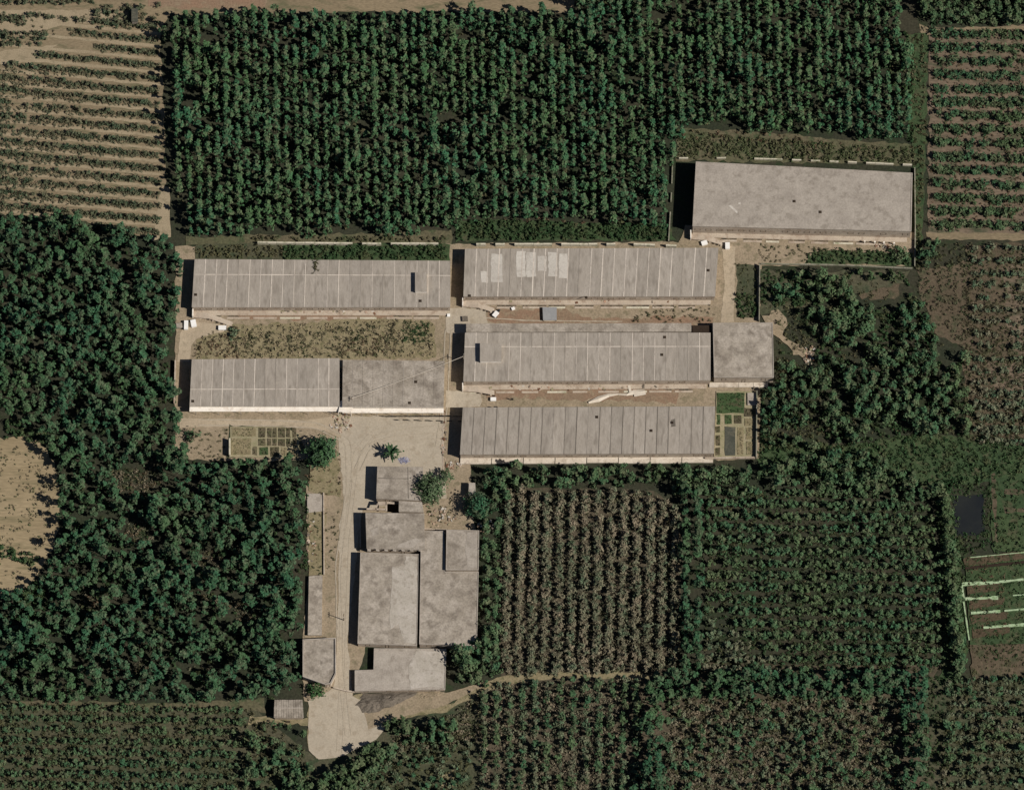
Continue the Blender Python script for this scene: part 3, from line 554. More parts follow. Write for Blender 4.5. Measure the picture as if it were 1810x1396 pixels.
# ------------------------------------------------------------------ buildings
def lerp2(a, b, t): return (a[0]+(b[0]-a[0])*t, a[1]+(b[1]-a[1])*t)
class Quad:
    """roof corners NW NE SE SW in plan"""
    def __init__(s, px, h): s.c = [XY(x, y, h) for x, y in px]
    def at(s, u, v): return lerp2(lerp2(s.c[0], s.c[1], u), lerp2(s.c[3], s.c[2], u), v)
    def L(s): return (Vector(s.c[1])-Vector(s.c[0])).length
    def W(s): return (Vector(s.c[3])-Vector(s.c[0])).length
    def box(s, u0, u1, v0, v1): return [s.at(u0, v0), s.at(u1, v0), s.at(u1, v1), s.at(u0, v1)]
def window(parent, a, b, z0, z1, out=.05):
    """a framed dark window on the wall face that runs from a to b (outside is to the right of a>b)"""
    d = (Vector(b)-Vector(a)); n = Vector((d.y, -d.x)).normalized()
    def pt(p, k): return (p[0]+n.x*k, p[1]+n.y*k)
    mb = MB()
    fr = .07; dn = d.normalized()
    A, B = Vector(a), Vector(b)
    def slab(p, q, za, zb, k0, k1, mi): mb.prism([pt(p, k0), pt(p, k1), pt(q, k1), pt(q, k0)], za, zb, mi)
    slab(A, A+dn*fr, z0, z1, .002, out, 0); slab(B-dn*fr, B, z0, z1, .002, out, 0)
    slab(A+dn*fr, B-dn*fr, z1-fr, z1, .002, out, 0); slab(A+dn*fr, B-dn*fr, z0, z0+fr, .002, out+.03, 0)
    f = mb.build('window', 'timber', parent)
    mb = MB(); slab(A+dn*fr, B-dn*fr, z0+fr, z1-fr, .002, .015, 0); mb.build('pane', 'dark_glass', f)
    return f
def barn(label, px, h, n, wall='wall_render', roof='roof_concrete', seam='seam', vs=(0, 1), win=True, walk=True, ubounds=None, over=.18, seamw=.26, skipseam=.25, group='long livestock sheds', flat=False):
    q = Quad(px, h); ctr = q.at(.5, .5)
    root = empty('livestock_shed', ctr, label, 'shed', group)
    Lm, Wm = q.L(), q.W(); du = lambda m: m/Lm; dv = lambda m: m/Wm
    oN = .12
    # walls
    u0, u1, v0, v1 = du(oN), 1-du(oN), dv(oN), 1-dv(over); tu, tv = du(.24), dv(.24)
    for nm, bx in (('wall', (u0, u1, v1-tv, v1)), ('wall', (u0, u1, v0, v0+tv)), ('wall', (u0, u0+tu, v0+tv, v1-tv)), ('wall', (u1-tu, u1, v0+tv, v1-tv))):
        MB().prism(q.box(*bx), 0, h-.3, 0).build('wall', wall, root)
    MB().prism(q.box(0, 1, 0, 1), h-.3, h-.12).build('roof_deck', wall, root)
    if flat:
        MB().prism(q.box(du(.3), 1-du(.3), dv(.2), 1-dv(.2)), h-.12, h).build('roof_slab', roof, root)
        for bx in ((0, du(.3), 0, 1), (1-du(.3), 1, 0, 1), (du(.3), 1-du(.3), 0, dv(.2)), (du(.3), 1-du(.3), 1-dv(.2), 1)):
            MB().prism(q.box(*bx), h-.12, h+.10).build('parapet', 'roof_pale', root)
    else:
        us = ubounds or [i/n for i in range(n+1)]
        hw = seamw/2
        for i in range(len(us)-1):
            for j in range(len(vs)-1):
                a = us[i]+(du(hw) if i else 0); b = us[i+1]-(du(hw) if i < len(us)-2 else 0)
                c = vs[j]+(dv(hw) if j else 0); d = vs[j+1]-(dv(hw) if j < len(vs)-2 else 0)
                zz = h+random.uniform(-.012, .012)
                MB().prism(q.box(a, b, c, d), h-.12, zz).build('roof_panel', roof, root)
        for i in range(1, len(us)-1):
            m = seam if random.random() > skipseam else roof
            MB().prism(q.box(us[i]-du(hw), us[i]+du(hw), 0, 1), h-.12, h+.035).build('roof_seam', m, root)
        for j in range(1, len(vs)-1):
            for i in range(len(us)-1):
                a = us[i]+(du(hw) if i else 0); b = us[i+1]-(du(hw) if i < len(us)-2 else 0)
                MB().prism(q.box(a, b, vs[j]-dv(hw), vs[j]+dv(hw)), h-.12, h+.03).build('roof_seam', seam, root)
    if win:
        k = max(4, int(Lm/2.9))
        for i in range(k):
            if random.random() < .25: continue
            uc = (i+.5)/k; a = q.at(uc-du(.75), v1); b = q.at(uc+du(.75), v1)
            window(root, a, b, h*.4, h*.6)
    if walk:
        def off(u, m): p = q.at(u, v1); e = (Vector(q.at(u, 1))-Vector(q.at(u, 0))).normalized(); return (p[0]+e.x*m, p[1]+e.y*m)
        def st(ua, ub, m0, m1): return [off(ua, m0), off(ub, m0), off(ub, m1), off(ua, m1)]
        MB().prism(st(.004, .985, .003, 1.3), 0, .32).build('walkway', 'wall_render', root)
        k = 9
        for i in range(k):
            a = .03+.93*i/k; b = a+.93/k*random.uniform(.55, .97)
            MB().prism(st(a, b, 1.31, 1.75), 0, .14).build('gutter', 'dark_wet', root)
            MB().prism(st(a, b, 1.76, 2.3), 0, .2).build('kerb', 'wall_render' if i % 3 else 'stone_pale', root)
    root['q'] = 0; del root['q']
    return root, q
def rooftop_hut(root, px, hb, hh, name='rooftop_hut'):
    c = [XY(x, y, hb+hh) for x, y in px]
    MB().prism(c, hb-.01, hb+hh-.08).build(name, 'wall_white', root)
    cx = sum(p[0] for p in c)/4; cy = sum(p[1] for p in c)/4
    MB().prism([(cx+(p[0]-cx)*1.03, cy+(p[1]-cy)*1.03) for p in c], hb+hh-.08, hb+hh).build('hut_roof', 'roof_concrete', root)

b1, q1 = barn('long shed at upper left, weeds hanging over the back edge of its seamed roof', [(344, 458), (796, 461), (796, 543), (339, 543)], 3.2, 23, vs=(0, .32, 1), skipseam=.25, seamw=.2)
rooftop_hut(b1, [(734, 482), (754, 482), (754, 515), (734, 515)], 3.2, 1.15)
b2, q2 = barn('long shed at upper right of the compound with pale cement patches on its ribbed roof', [(822, 440), (1270, 438), (1264, 524), (819, 524)], 3.4, 22, skipseam=.2, seamw=.3)
b3, q3 = barn('middle right shed with a white hut on its roof and an annex at its end', [(822, 588), (1256, 588), (1256, 672), (819, 674)], 3.4, 22, vs=(0, .29, 1), skipseam=.35, seamw=.22)
rooftop_hut(b3, [(849, 607), (886, 607), (886, 638), (849, 638)], 3.4, 1.3)
b4, q4 = barn('lowest right shed with dark joints across its roof, next to the walled vegetable garden', [(818, 720), (1264, 718), (1262, 801), (813, 803)], 3.4, 22, wall='wall_render', seam='seam_dark', seamw=.22, skipseam=.05, walk=False, over=.1)
b5, q5 = barn('lower left shed with a long white front wall, lower half joined to a taller half', [(339, 635), (600, 633), (600, 718), (335, 718)], 3.4, 14, vs=(0, .64, 1), wall='wall_white', skipseam=.3, seamw=.22, walk=False, win=False)
b5b, q5b = barn('taller right half of the white fronted lower left shed, facing the paved yard', [(606, 636), (786, 638), (784, 719), (605, 719)], 4.0, 10, wall='wall_white', roof='roof_grey', seam='roof_pale', skipseam=.5, seamw=.14, walk=False, win=False)
b6, q6 = barn('wide plain roofed shed standing apart at upper right inside its own wall', [(1230, 286), (1613, 306), (1611, 409), (1224, 400)], 5.0, 1, roof='roof_pale', flat=True)
for (b, q, h) in ((b5, q5, 3.4), (b5b, q5b, 4.0)):     # white sloping canopy along the front
    a = q.at(.0, 1); c = q.at(1, 1); d = (Vector(q.at(0, 1))-Vector(q.at(0, 0))).normalized()
    o2 = lambda p, k: (p[0]+d.x*k, p[1]+d.y*k)
    z0 = 2.9
    MB().prism([o2(a, .003), o2(c, .003), o2(c, 1.15), o2(a, 1.15)], [z0-.12, z0-.12, z0-.42, z0-.42], [z0, z0, z0-.3, z0-.3]).build('canopy', 'wall_white', b)
    for k in range(7):
        p = q.at(.04+.15*k, 1); p = o2(p, 1.05); MB().tube((p[0], p[1], 0), (p[0], p[1], z0-.4), .06, .06).build('canopy_post', 'metal_grey', b)
    MB().prism([o2(a, .9), o2(c, .9), o2(c, 1.9), o2(a, 1.9)], 0, .09).build('gutter', 'dark_wet', b)
    for k in range(9):
        p = q.at(.06+.105*k, 1-.18/q.W()); e = (Vector(q.at(1, 1))-Vector(q.at(0, 1))).normalized()
        window(b, (p[0], p[1]), (p[0]+e.x*1.3, p[1]+e.y*1.3), 1.0, 2.2)
def roof_vent(root, x, y, h, s=.7):
    p = XY(x, y, h); MB().obox((p[0], p[1], h-.02), (s, s, .14)).build('roof_vent', 'dark_hollow', root)
for b, h, pts in ((b1, 3.2, ((746, 496), (346, 521), (743, 532))), (b2, 3.4, ((830, 523), (1252, 478), (1036, 526))), (b3, 3.4, ((857, 628), (1175, 596), (1170, 627))), (b4, 3.4, ((1055, 737), (1151, 761), (1188, 747))), (b5, 3.4, ((341, 709),)), (b5b, 4.0, ((724, 712), (735, 675))), (b6, 5.02, ((1450, 375), (1404, 356)))):
    for x, y in pts: roof_vent(b, x, y, h)
def roof_streak(root, px, h, m='roof_patch'):
    MB().prism([XY(x, y, h+.025) for x, y in rough(px, 5, .5)], h-.01, h+.025).build('cement_patch', m, root)
roof_streak(b6, [(1287, 364), (1292, 363), (1304, 374), (1303, 378)], 5.0)
roof_streak(b6, [(1305, 358), (1309, 358), (1309, 361), (1305, 361)], 5.0)
roof_streak(b4, [(1186, 742), (1193, 740), (1194, 753), (1187, 754)], 3.4, 'seam_dark')
def front_strip(b, q, z, w_, m):     # low pale plinth along the front wall
    for i in range(8):
        a, c = q.at(i/8+.0015, 1), q.at((i+1)/8-.0015, 1); d = (Vector(q.at(0, 1))-Vector(q.at(0, 0))).normalized()
        f = lambda p, k: (p[0]+d.x*k, p[1]+d.y*k)
        k0, k1 = -.10, w_*random.uniform(.9, 1.05)
        MB().prism([f(a, k0+.005), f(c, k0+.005), f(c, k1), f(a, k1)], 0, z+random.uniform(-.03, .03)).build('plinth', m, b)
front_strip(b4, q4, .5, 1.5, 'wall_pale')
# bright cement patches on the upper right shed, a thin skim over single panels
for (x0, y0, x1, y1) in ((868, 449, 888, 498), (913, 444, 929, 490), (930, 446, 947, 489), (950, 452, 966, 479), (969, 446, 985, 488), (988, 448, 1003, 492), (850, 480, 862, 500)):
    pts = rough([(x0, y0), (x1, y0), (x1, y1), (x0, y1)], 6, .9)
    MB().prism([XY(x, y, 3.43) for x, y in pts], 3.405, 3.43).build('cement_patch', 'roof_patch', b2)
# annex at the end of the middle shed
def flat_house(name, label, cat, px, h, roof='roof_grey', wall='wall_render', par=.0, wins=2, south=None, group=None, door=True, z0=0.0, parw=.22):
    c = [XY(x, y, h) for x, y in px]
    n = len(c); a = sum(c[i][0]*c[(i+1) % n][1]-c[(i+1) % n][0]*c[i][1] for i in range(n))
    if a < 0: c = c[::-1]
    cx = sum(p[0] for p in c)/n; cy = sum(p[1] for p in c)/n
    root = empty(name, (cx, cy), label, cat, group)
    def inset(k):
        out = []
        for i in range(n):
            p, q, r = Vector(c[i-1]), Vector(c[i]), Vector(c[(i+1) % n])
            n1 = Vector((-(q-p).y, (q-p).x)).normalized(); n2 = Vector((-(r-q).y, (r-q).x)).normalized()
            b = (n1+n2); b = b/max(.3, b.dot(n1)) ; out.append((q.x+b.x*k, q.y+b.y*k))
        return out
    MB().prism(inset(.10), z0, h-.25).build('wall', wall, root)
    MB().prism(c, h-.25, h-(.06 if par else 0)).build('roof', roof, root)
    if par:
        I = inset(parw)
        for i in range(n):
            j = (i+1) % n
            MB().prism([c[i], c[j], I[j], I[i]], h-.06+.002, h+par).build('parapet', 'roof_pale', root)
    W = inset(.10)
    if wins:      # the longest south-facing edge
        best = min(range(n), key=lambda i: (c[i][1]+c[(i+1) % n][1])/2)
        A, B = Vector(W[best]), Vector(W[(best+1) % n])
        ln = (B-A).length; e = (B-A)/ln
        for k in range(wins):
            m = ln*(k+.5)/wins
            if door and k == wins//2:
                window(root, A+e*(m-.45), A+e*(m+.45), .02, min(2.1, h-.4)).name = 'door'
            else: window(root, A+e*(m-.6), A+e*(m+.6), h*.4, h*.72)
    return root, c
flat_house('annex', 'plain square annex with mottled flat roof at the right end of the middle shed', 'building', [(1260, 571), (1366, 570), (1368, 667), (1262, 667)], 3.9, wins=3, par=.05)
an = [o for o in bpy.data.objects if o.name == 'annex'][0]
for i in range(4): MB().prism([XY(x, y, .5) for x, y in ((1254+26*i, 676), (1279.5+26*i, 676), (1279.5+26*i, 684), (1254+26*i, 684))], 0, .5).build('plinth', 'wall_pale', an)
MB().prism([XY(x, y, 3.42) for x, y in ((1224, 574), (1258, 574), (1258, 586), (1224, 586))], 0, 3.0).build('notch_shade', 'dark_hollow', b3)  # dark block filling the notch beside the annex, its shade put into the colour
MB().prism([XY(x, y, 3.3) for x, y in ((824, 572), (1222, 571), (1222, 586), (824, 587))], 0, 3.3).build('rear_lean_to', 'roof_grey', b3)
# vegetation hanging on the upper left shed
weeds_pts = [(random.gauss(557, 3.2), random.uniform(457, 485)) for _ in range(40)]
tag(joined('hanging_weeds', TUFT, [(*XY(x, y, 3.2), .6, .6, random.uniform(0, 6.28), random.randrange(5), 3.15) for x, y in weeds_pts], ['grass_olive']), kind='stuff')

# the farmhouse group
flat_house('farmhouse', 'square flat roofed house beside the paved yard, a tree leaning over its right edge', 'house', [(667, 824), (748, 825), (748, 862), (744, 884), (665, 881)], 3.2, par=.0, wins=2)
flat_house('link_building', 'narrow connecting wing beside the small dark courtyard between two houses', 'building', [(705, 885), (746, 887), (749, 905), (705, 904)], 3.15, wins=0)
flat_house('house', 'broad mottled flat roofed house with the toothed front eave, next to the courtyard', 'house', [(646, 906), (750, 907), (751, 972), (648, 969)], 3.4, roof='roof_grey', wins=4)
flat_house('storage_hall', 'long grey hall with a pale patch down its roof, along the lane', 'hall', [(637, 976), (741, 979), (737, 1141), (632, 1137)], 2.6, roof='roof_grey', wins=3, par=.04)
flat_house('storage_hall', 'broad right hand hall with mottled roof and a raised room on its corner', 'hall', [(744, 938), (785, 938), (787, 1010), (846, 1010), (843, 1141), (741, 1138)], 3.1, roof='roof_grey', wins=3, par=.04)
flat_house('upper_room', 'raised square room on the top right corner of the broad hall', 'building', [(789, 936), (847, 937), (846, 1007), (788, 1007)], 3.95, roof='roof_grey', wins=2, par=.04)
flat_house('low_house', 'lowest pale flat roof at the bottom of the farm lane, with a stepped left corner', 'house', [(661, 1145), (789, 1146), (787, 1218), (627, 1221), (627, 1184), (660, 1183)], 1.6, roof='roof_pale', wins=4, door=False, par=.03)
flat_house('gate_house', 'pale flat roofed building left of the lane with a chipped back edge', 'building', [(535, 1130), (594, 1127), (594, 1190), (585, 1208), (575, 1210), (535, 1196)], 2.6, roof='roof_grey', wins=1, par=.28, parw=.3)
flat_house('lean_shed', 'rough long grey shed roof between the gate house and the side yard', 'shed', [(546, 1018), (570, 1016), (569, 1122), (544, 1122)], 1.0, roof='roof_grey', wins=0)
flat_house('concrete_platform', 'pale square concrete platform at the top left of the lane', 'platform', [(543, 872), (571, 872), (571, 903), (543, 906)], .45, roof='roof_pale', wins=0)
flat_house('wash_house', 'tiny white roofed shed beside the round dark tree right of the houses', 'shed', [(829, 853), (840, 853), (841, 874), (828, 874)], 2.2, roof='roof_pale', wall='wall_white', wins=1, door=True)
fh = [o for o in bpy.data.objects if o.name == 'farmhouse'][0]
for (xa, ya, xb, yb) in ((668, 845, 722, 846), (721, 826, 722, 881)):
    MB().strip(XY(xa, ya, 3.2), XY(xb, yb, 3.2), .2, 3.19, 3.235).build('roof_joint', 'seam_dark', fh)
lk = [o for o in bpy.data.objects if o.name == 'link_building'][0]
for (xa, ya, xb, yb, z, w_) in ((668, 889, 683, 889, 2.6, .9), (683, 886, 683, 903, 2.6, .4), (684, 888, 697, 889, 2.4, .5), (648, 899, 683, 900, 2.5, .5), (668, 889, 664, 900, 2.5, .35)):
    MB().strip(XY(xa, ya, z), XY(xb, yb, z), w_, z-.3, z).build('courtyard_beam', 'wall_render', lk)
MB().prism([XY(x, y, .02) for x, y in ((684, 892), (704, 892), (704, 905), (684, 905))], .2, .24).build('shaded_courtyard_floor', 'dark_hollow', lk)  # floor painted near-black for the shade down in the courtyard recess
ur = [o for o in bpy.data.objects if o.name == 'upper_room'][0]
MB().prism([XY(x, y, 3.95) for x, y in rough([(826, 940), (844, 940), (843, 1003), (828, 1004), (822, 970)], 8, 1)], 3.88, 3.915).build('cement_patch', 'roof_pale', ur)
for px, z in (([(655, 936), (668, 932), (670, 944), (658, 948)], 3.4), ([(705, 962), (735, 950), (746, 956), (730, 968), (700, 968)], 3.4)):
    MB().prism([XY(x, y, z) for x, y in rough(px, 5, .8)], z-.02, z+.025).build('cement_patch', 'roof_pale', [o for o in bpy.data.objects if o.name == 'house'][0])
# pale skim patch on the long hall
hall = [o for o in bpy.data.objects if o.name == 'storage_hall'][0]
pts = rough([(694, 1002), (715, 1000), (718, 982), (737, 984), (738, 1060), (736, 1137), (716, 1137), (709, 1122), (704, 1102), (690, 1112), (689, 1085), (692, 1040)], 6, 1.3)
MB().prism([XY(x, y, 2.57) for x, y in pts], 2.545, 2.575).build('cement_patch', 'skim', hall)
lh = [o for o in bpy.data.objects if o.name == 'low_house'][0]
pts = rough([(735, 1150), (786, 1150), (784, 1214), (725, 1216), (722, 1180)], 9, 1.4)
MB().prism([XY(x, y, 1.57) for x, y in pts], 1.545, 1.575).build('cement_patch', 'skim', lh)
# toothed eave: brackets of the house over the long hall
hs = [o for o in bpy.data.objects if o.name == 'house'][0]
for x in (652, 667, 682, 697, 712, 727, 742):
    a = XY(x, 971, 3.1); MB().prism([(a[0]-.5, a[1]+.4), (a[0]+.5, a[1]+.4), (a[0]+.5, a[1]-.55), (a[0]-.3, a[1]-.35)], 2.95, 3.12).build('eave_bracket', 'roof_pale', hs)

# the little ridge roofed hut at the bottom left
def hut():
    h = 2.0; c = [XY(x, y, h) for x, y in ((485, 1236), (535, 1236), (537, 1268), (484, 1268))]
    cx = sum(p[0] for p in c)/4; cy = sum(p[1] for p in c)/4
    root = empty('field_hut', (cx, cy), 'small weathered hut with ridged tiled roof at the corner of the sandy track', 'hut')
    MB().prism([(cx+(p[0]-cx)*.94, cy+(p[1]-cy)*.94) for p in c], 0, h-.1).build('wall', 'wall_render', root)
    a, b, cc, d = c; rw = .55
    m0 = lerp2(a, d, .5); m1 = lerp2(b, cc, .5)
    for k in range(12):
        for (p, q, r, s2) in ((a, b, m1, m0), (d, cc, m1, m0)):
            e0 = lerp2(p, q, k/12+.004); e1 = lerp2(p, q, (k+1)/12-.004); r0 = lerp2(s2, r, k/12+.004); r1 = lerp2(s2, r, (k+1)/12-.004)
            z = random.uniform(-.03, .03)
            MB().add([(*e0, h+z), (*e1, h+z), (*r1, h+rw+z), (*r0, h+rw+z), (*e0, h-.08+z), (*e1, h-.08+z), (*r1, h+rw-.08+z), (*r0, h+rw-.08+z)],
                     [(0, 1, 2, 3), (7, 6, 5, 4), (0, 4, 5, 1), (1, 5, 6, 2), (2, 6, 7, 3), (3, 7, 4, 0)]).build('roof_sheet', 'roof_grey', root)
    MB().strip(m0, m1, .3, h+rw-.02, h+rw+.06).build('ridge', 'roof_pale', root)
    p = XY(510, 1277); MB().obox((p[0], p[1], .01), (.9, .08, 1.75)).build('door', 'timber', root)
hut()

# ------------------------------------------------------------------ walls round the compound
def wall(label, pts, h, th=.28, m='stone_pale', broken=0.0, name='boundary_wall', seg=2.4, cap=True):
    W = [XY(x, y, h) for x, y in pts]
    root = empty(name, W[0], label, 'wall')
    for a, b in zip(W[:-1], W[1:]):
        ln = math.dist(a, b); k = max(1, int(ln/seg))
        for i in range(k):
            if random.random() < broken: continue
            p = lerp2(a, b, i/k+.01/k); q = lerp2(a, b, (i+1)/k-.01/k)
            z = h+random.uniform(-.06, .06) if broken else h
            MB().strip(p, q, th, 0, z-.06).build('wall_section', m, root)
            if cap: MB().strip(p, q, th+.1, z-.06, z).build('coping', m, root)
    return root
wall('pale broken wall behind the upper left shed, along the plantation edge', [(455, 428), (640, 430), (792, 430)], 1.5, .3, broken=.14)
wall('pale gapped wall behind the upper right shed, along the plantation edge', [(808, 431), (960, 431), (1120, 431), (1196, 434)], 1.6, .34, broken=.3)
wall('pale gapped wall behind the shed that stands apart', [(1200, 279), (1300, 279), (1450, 284), (1612, 291)], 1.0, .24, broken=.35)
wall('low wall between the shaded end of the set apart shed and the plantation', [(1190, 262), (1187, 340), (1182, 426)], .7, .2, 'wall_old', broken=.2)
wall('wall down the far right side of the set apart shed', [(1617, 296), (1618, 400), (1617, 470)], .9, .18, 'wall_old')
wall('wall below the set apart shed, at the top of the ragged wood', [(1345, 466), (1480, 468), (1613, 474)], .7, .2, 'wall_old', broken=.1)
wall('tall wall between the narrow path and the ragged wood', [(1343, 466), (1342, 566)], 1.4, .18, 'wall_old')
wall('garden wall on the right of the vegetable beds', [(1338, 690), (1337, 808)], 1.4, .18, 'wall_old')
wall('garden wall below the vegetable beds', [(1246, 809), (1335, 808)], 1.0, .3, 'wall_render')
wall('wall left of the white fronted shed, next to the wood', [(310, 636), (308, 712)], 1.2, .25, 'wall_render')
wall('short wall left of the small seed beds', [(406, 774), (406, 804)], 1.9, .3)
wall('low kerb wall on the right side of the paved yard', [(783, 722), (783, 828)], .22, .25, 'wall_render')
wall('curved gate wall at the bottom of the farm lane', [(589, 1214), (612, 1220), (627, 1222)], .8, .3, 'wall_render')
wall('free standing yard wall in front of the shaded house end', [(636, 908), (637, 966)], 1.0, .22, 'wall_render')
wall('thin wall across the weedy yard above the broad hall', [(750, 934), (790, 936)], 1.0, .22, 'wall_render')
wall('wall of the side yard left of the lane', [(572, 870), (573, 1015)], .7, .22, 'wall_render')

# loading platforms with ramps at the shed corners
def ramp(label, x, y, dx=50, dy=20):
    a = XY(x, y, .8); b = XY(x+26, y+2, .8); c = XY(x+26+dx, y+dy, 0)
    root = empty('loading_ramp', a, label, 'ramp', 'loading ramps at the shed corners')
    MB().prism([(a[0], a[1]+.8), (b[0], b[1]+.8), (b[0], b[1]-.8), (a[0], a[1]-.8)], 0, .8).build('platform', 'wall_render', root)
    MB().prism([(b[0]+.01, b[1]+.8), (c[0], c[1]+.7), (c[0], c[1]-.5), (b[0]+.01, b[1]-.8)], 0, [.8, .03, .03, .8]).build('slope', 'wall_render', root)
    MB().prism([(a[0]-.3, a[1]+1.6), (a[0]-.01, a[1]+1.6), (a[0]-.01, a[1]-.8), (a[0]-.3, a[1]-.8)], 0, 1.7).build('side_wall', 'wall_white', root)
    n = 6
    for k in range(n):
        p = lerp2(b, c, k/n); MB().obox((p[0], p[1]-.85, 0), (.5, .3, .45)).build('ramp_side_block', 'dark_hollow' if k % 3 != 1 else 'wall_render', root)  # darkness of the opening along the ramp painted onto most of these blocks
ramp('loading ramp at the lower left corner of the upper left shed', 342, 556)
ramp('loading ramp at the lower left corner of the upper right shed', 819, 537, 34, 14)
ramp('loading ramp at the lower left corner of the middle shed with the roof hut', 819, 686, 34, 10)
ramp('loading ramp at the lower left corner of the set apart shed', 1222, 418, 40, 16)

# white feed bins
def bin_(label, x, y, sx, sy, h, rz=0.0, m='white_paint', g='white bins near the sheds'):
    p = XY(x, y, h); root = empty('feed_bin', p, label, 'bin', g); root.rotation_euler = (0, 0, 0)
    mb = MB(); mb.obox((p[0], p[1], .12), (sx, sy, h-.22), rz); mb.build('body', m, root)
    MB().obox((p[0], p[1], h-.10), (sx+.1, sy+.1, .10), rz).build('lid', m, root)
    for ex in (-1, 1):
        for ey in (-1, 1):
            c, s_ = math.cos(rz), math.sin(rz); lx, ly = ex*(sx/2-.1), ey*(sy/2-.1)
            MB().obox((p[0]+lx*c-ly*s_, p[1]+lx*s_+ly*c, 0), (.12, .12, .12), rz).build('leg', 'metal_grey', root)
bin_('white bin at the bend of the path below the upper left shed', 393, 579, 2.0, 1.1, .9)
bin_('taller white bin beside the wood, left one of two by the upper left shed', 329, 574, 1.0, 2.4, 1.1)
bin_('white bin right next to another at the left end of the upper left shed', 342, 571, 1.3, 1.9, 1.0, .2)
bin_('white bin between the upper right shed and the set apart shed', 1245, 429, 1.5, 1.1, .8, .3)
bin_('upright white bin at the top of the narrow path', 1286, 434, 1.1, 1.8, 1.0)
bin_('small white bin on the red earth in front of the middle shed', 872, 705, 1.4, .9, .8)
bin_('little white tub on the ground beside the upper left shed end', 793, 557, .7, .7, .6)
bin_('little white tub on red soil in front of the upper right shed', 907, 545, .8, .7, .6, .4)
bin_('grey top bin beside the white pair at the edge of the wood', 317, 575, 1.5, 1.3, .9, .1, 'roof_grey')
bin_('rough brown crate at the ramp of the upper right shed', 822, 563, 1.4, 1.3, .7, .1, 'heap_grey')
bin_('white panel box in the corner of the walled vegetable garden', 1329, 705, 2.2, 3.4, .7, 0, 'roof_pale')

# white cargo cart
def cart():
    p = XY(877, 554, .8); rz = math.radians(52)
    root = empty('cargo_cart', p, 'white three wheeled cargo cart parked at a slant below the upper right shed', 'cart')
    c, s_ = math.cos(rz), math.sin(rz); L = lambda x, y, z: (p[0]+x*c-y*s_, p[1]+x*s_+y*c, z)
    MB().obox(L(-.25, 0, .45), (1.7, 1.15, .5), rz).build('cargo_box', 'white_paint', root)
    MB().obox(L(1.05, 0, .4), (.8, .5, .3), rz).build('seat', 'rubber', root)
    MB().tube(L(1.45, 0, .3), L(1.4, 0, 1.05), .04, .04).build('steering_column', 'metal_grey', root)
    MB().tube(L(1.4, -.35, 1.05), L(1.4, .35, 1.05), .03, .03).build('handlebar', 'metal_grey', root)
    MB().obox(L(.3, 0, .33), (2.4, .3, .1), rz).build('chassis', 'metal_grey', root)
    for (x, y) in ((-.6, .62), (-.6, -.62), (1.5, 0)):
        MB().tube(L(x, y-.06, .28), L(x, y+.06, .28), .28, .28, 12).build('wheel', 'rubber', root)
cart()

# grey flat canopy in front of the upper right shed
def shelter():
    root = empty('flat_shelter', XY(970, 556), 'small grey flat shelter standing on red soil in front of the upper right shed', 'shelter')
    c = [XY(x, y, 1.0) for x, y in ((959, 543), (984, 543), (984, 566), (960, 566))]
    MB().prism(c, .88, 1.0).build('roof', 'metal_grey', root)
    for p in c:
        m = lerp2(p, lerp2(c[0], c[2], .5), .06); MB().tube((m[0], m[1], 0), (m[0], m[1], .88), .07, .07).build('post', 'timber', root)
shelter()

# ------------------------------------------------------------------ vegetable gardens
def garden(label, px, beds, nm='vegetable_garden'):
    cx = sum(p[0] for p in px)/len(px); cy = sum(p[1] for p in px)/len(px)
    root = empty(nm, XY(cx, cy), label, 'garden')
    LAYER[0] += 1
    MB().prism([XY(*p) for p in px], -.05, .006*LAYER[0]+.06).build('garden_path', 'bed_path', root)
    z = .006*LAYER[0]+.06
    for (x0, y0, x1, y1, m) in beds:
        pts = rough(rect(x0, y0, x1, y1), 9, .7)
        MB().prism([XY(*p) for p in pts], z-.02, z+random.uniform(.05, .12)).build('bed', m, root)
        t = {'bed_green': 'grass_green', 'bed_soil': 'grass_olive', 'bed_dry': 'grass_dry'}.get(m)
        if t and (x1-x0)*(y1-y0) > 60:
            pl = [(*XY(random.uniform(x0+1, x1-1), random.uniform(y0+1, y1-1)), .6, .6, random.uniform(0, 6.28), random.randrange(5), z+.05) for _ in range(int((x1-x0)*(y1-y0)*S*S*2.2))]
            o = joined('crop', CREEP, pl, [t]); o.parent = root; o.matrix_parent_inverse = Matrix.Translation(-root.location); o['kind'] = 'stuff'
garden('walled garden of green and dry beds between the annex and the lowest shed end', [(1266, 692), (1336, 692), (1334, 808), (1262, 808)],
       [(1267, 695, 1316, 731, 'bed_green'), (1267, 733, 1273, 751, 'bed_green'), (1281, 734, 1293, 750, 'bed_green'), (1298, 735, 1311, 749, 'bed_soil'), (1315, 722, 1334, 737, 'bed_soil'), (1316, 740, 1334, 753, 'bed_dry'),
        (1265, 754, 1273, 765, 'bed_soil'), (1265, 770, 1273, 788, 'bed_soil'), (1264, 792, 1273, 805, 'bed_soil'), (1281, 755, 1300, 806, 'net_grey'), (1303, 756, 1314, 804, 'bed_dry'), (1319, 756, 1333, 778, 'bed_dry'), (1319, 781, 1332, 804, 'bed_dry')])
lb = []
for i, x in enumerate((457, 473, 482, 492, 506, 517)): lb.append((x, 757, x+(12 if i in (0, 3) else 7), 774, 'bed_soil')); lb.append((x, 776, x+(12 if i in (0, 3) else 7), 789, 'bed_soil'))
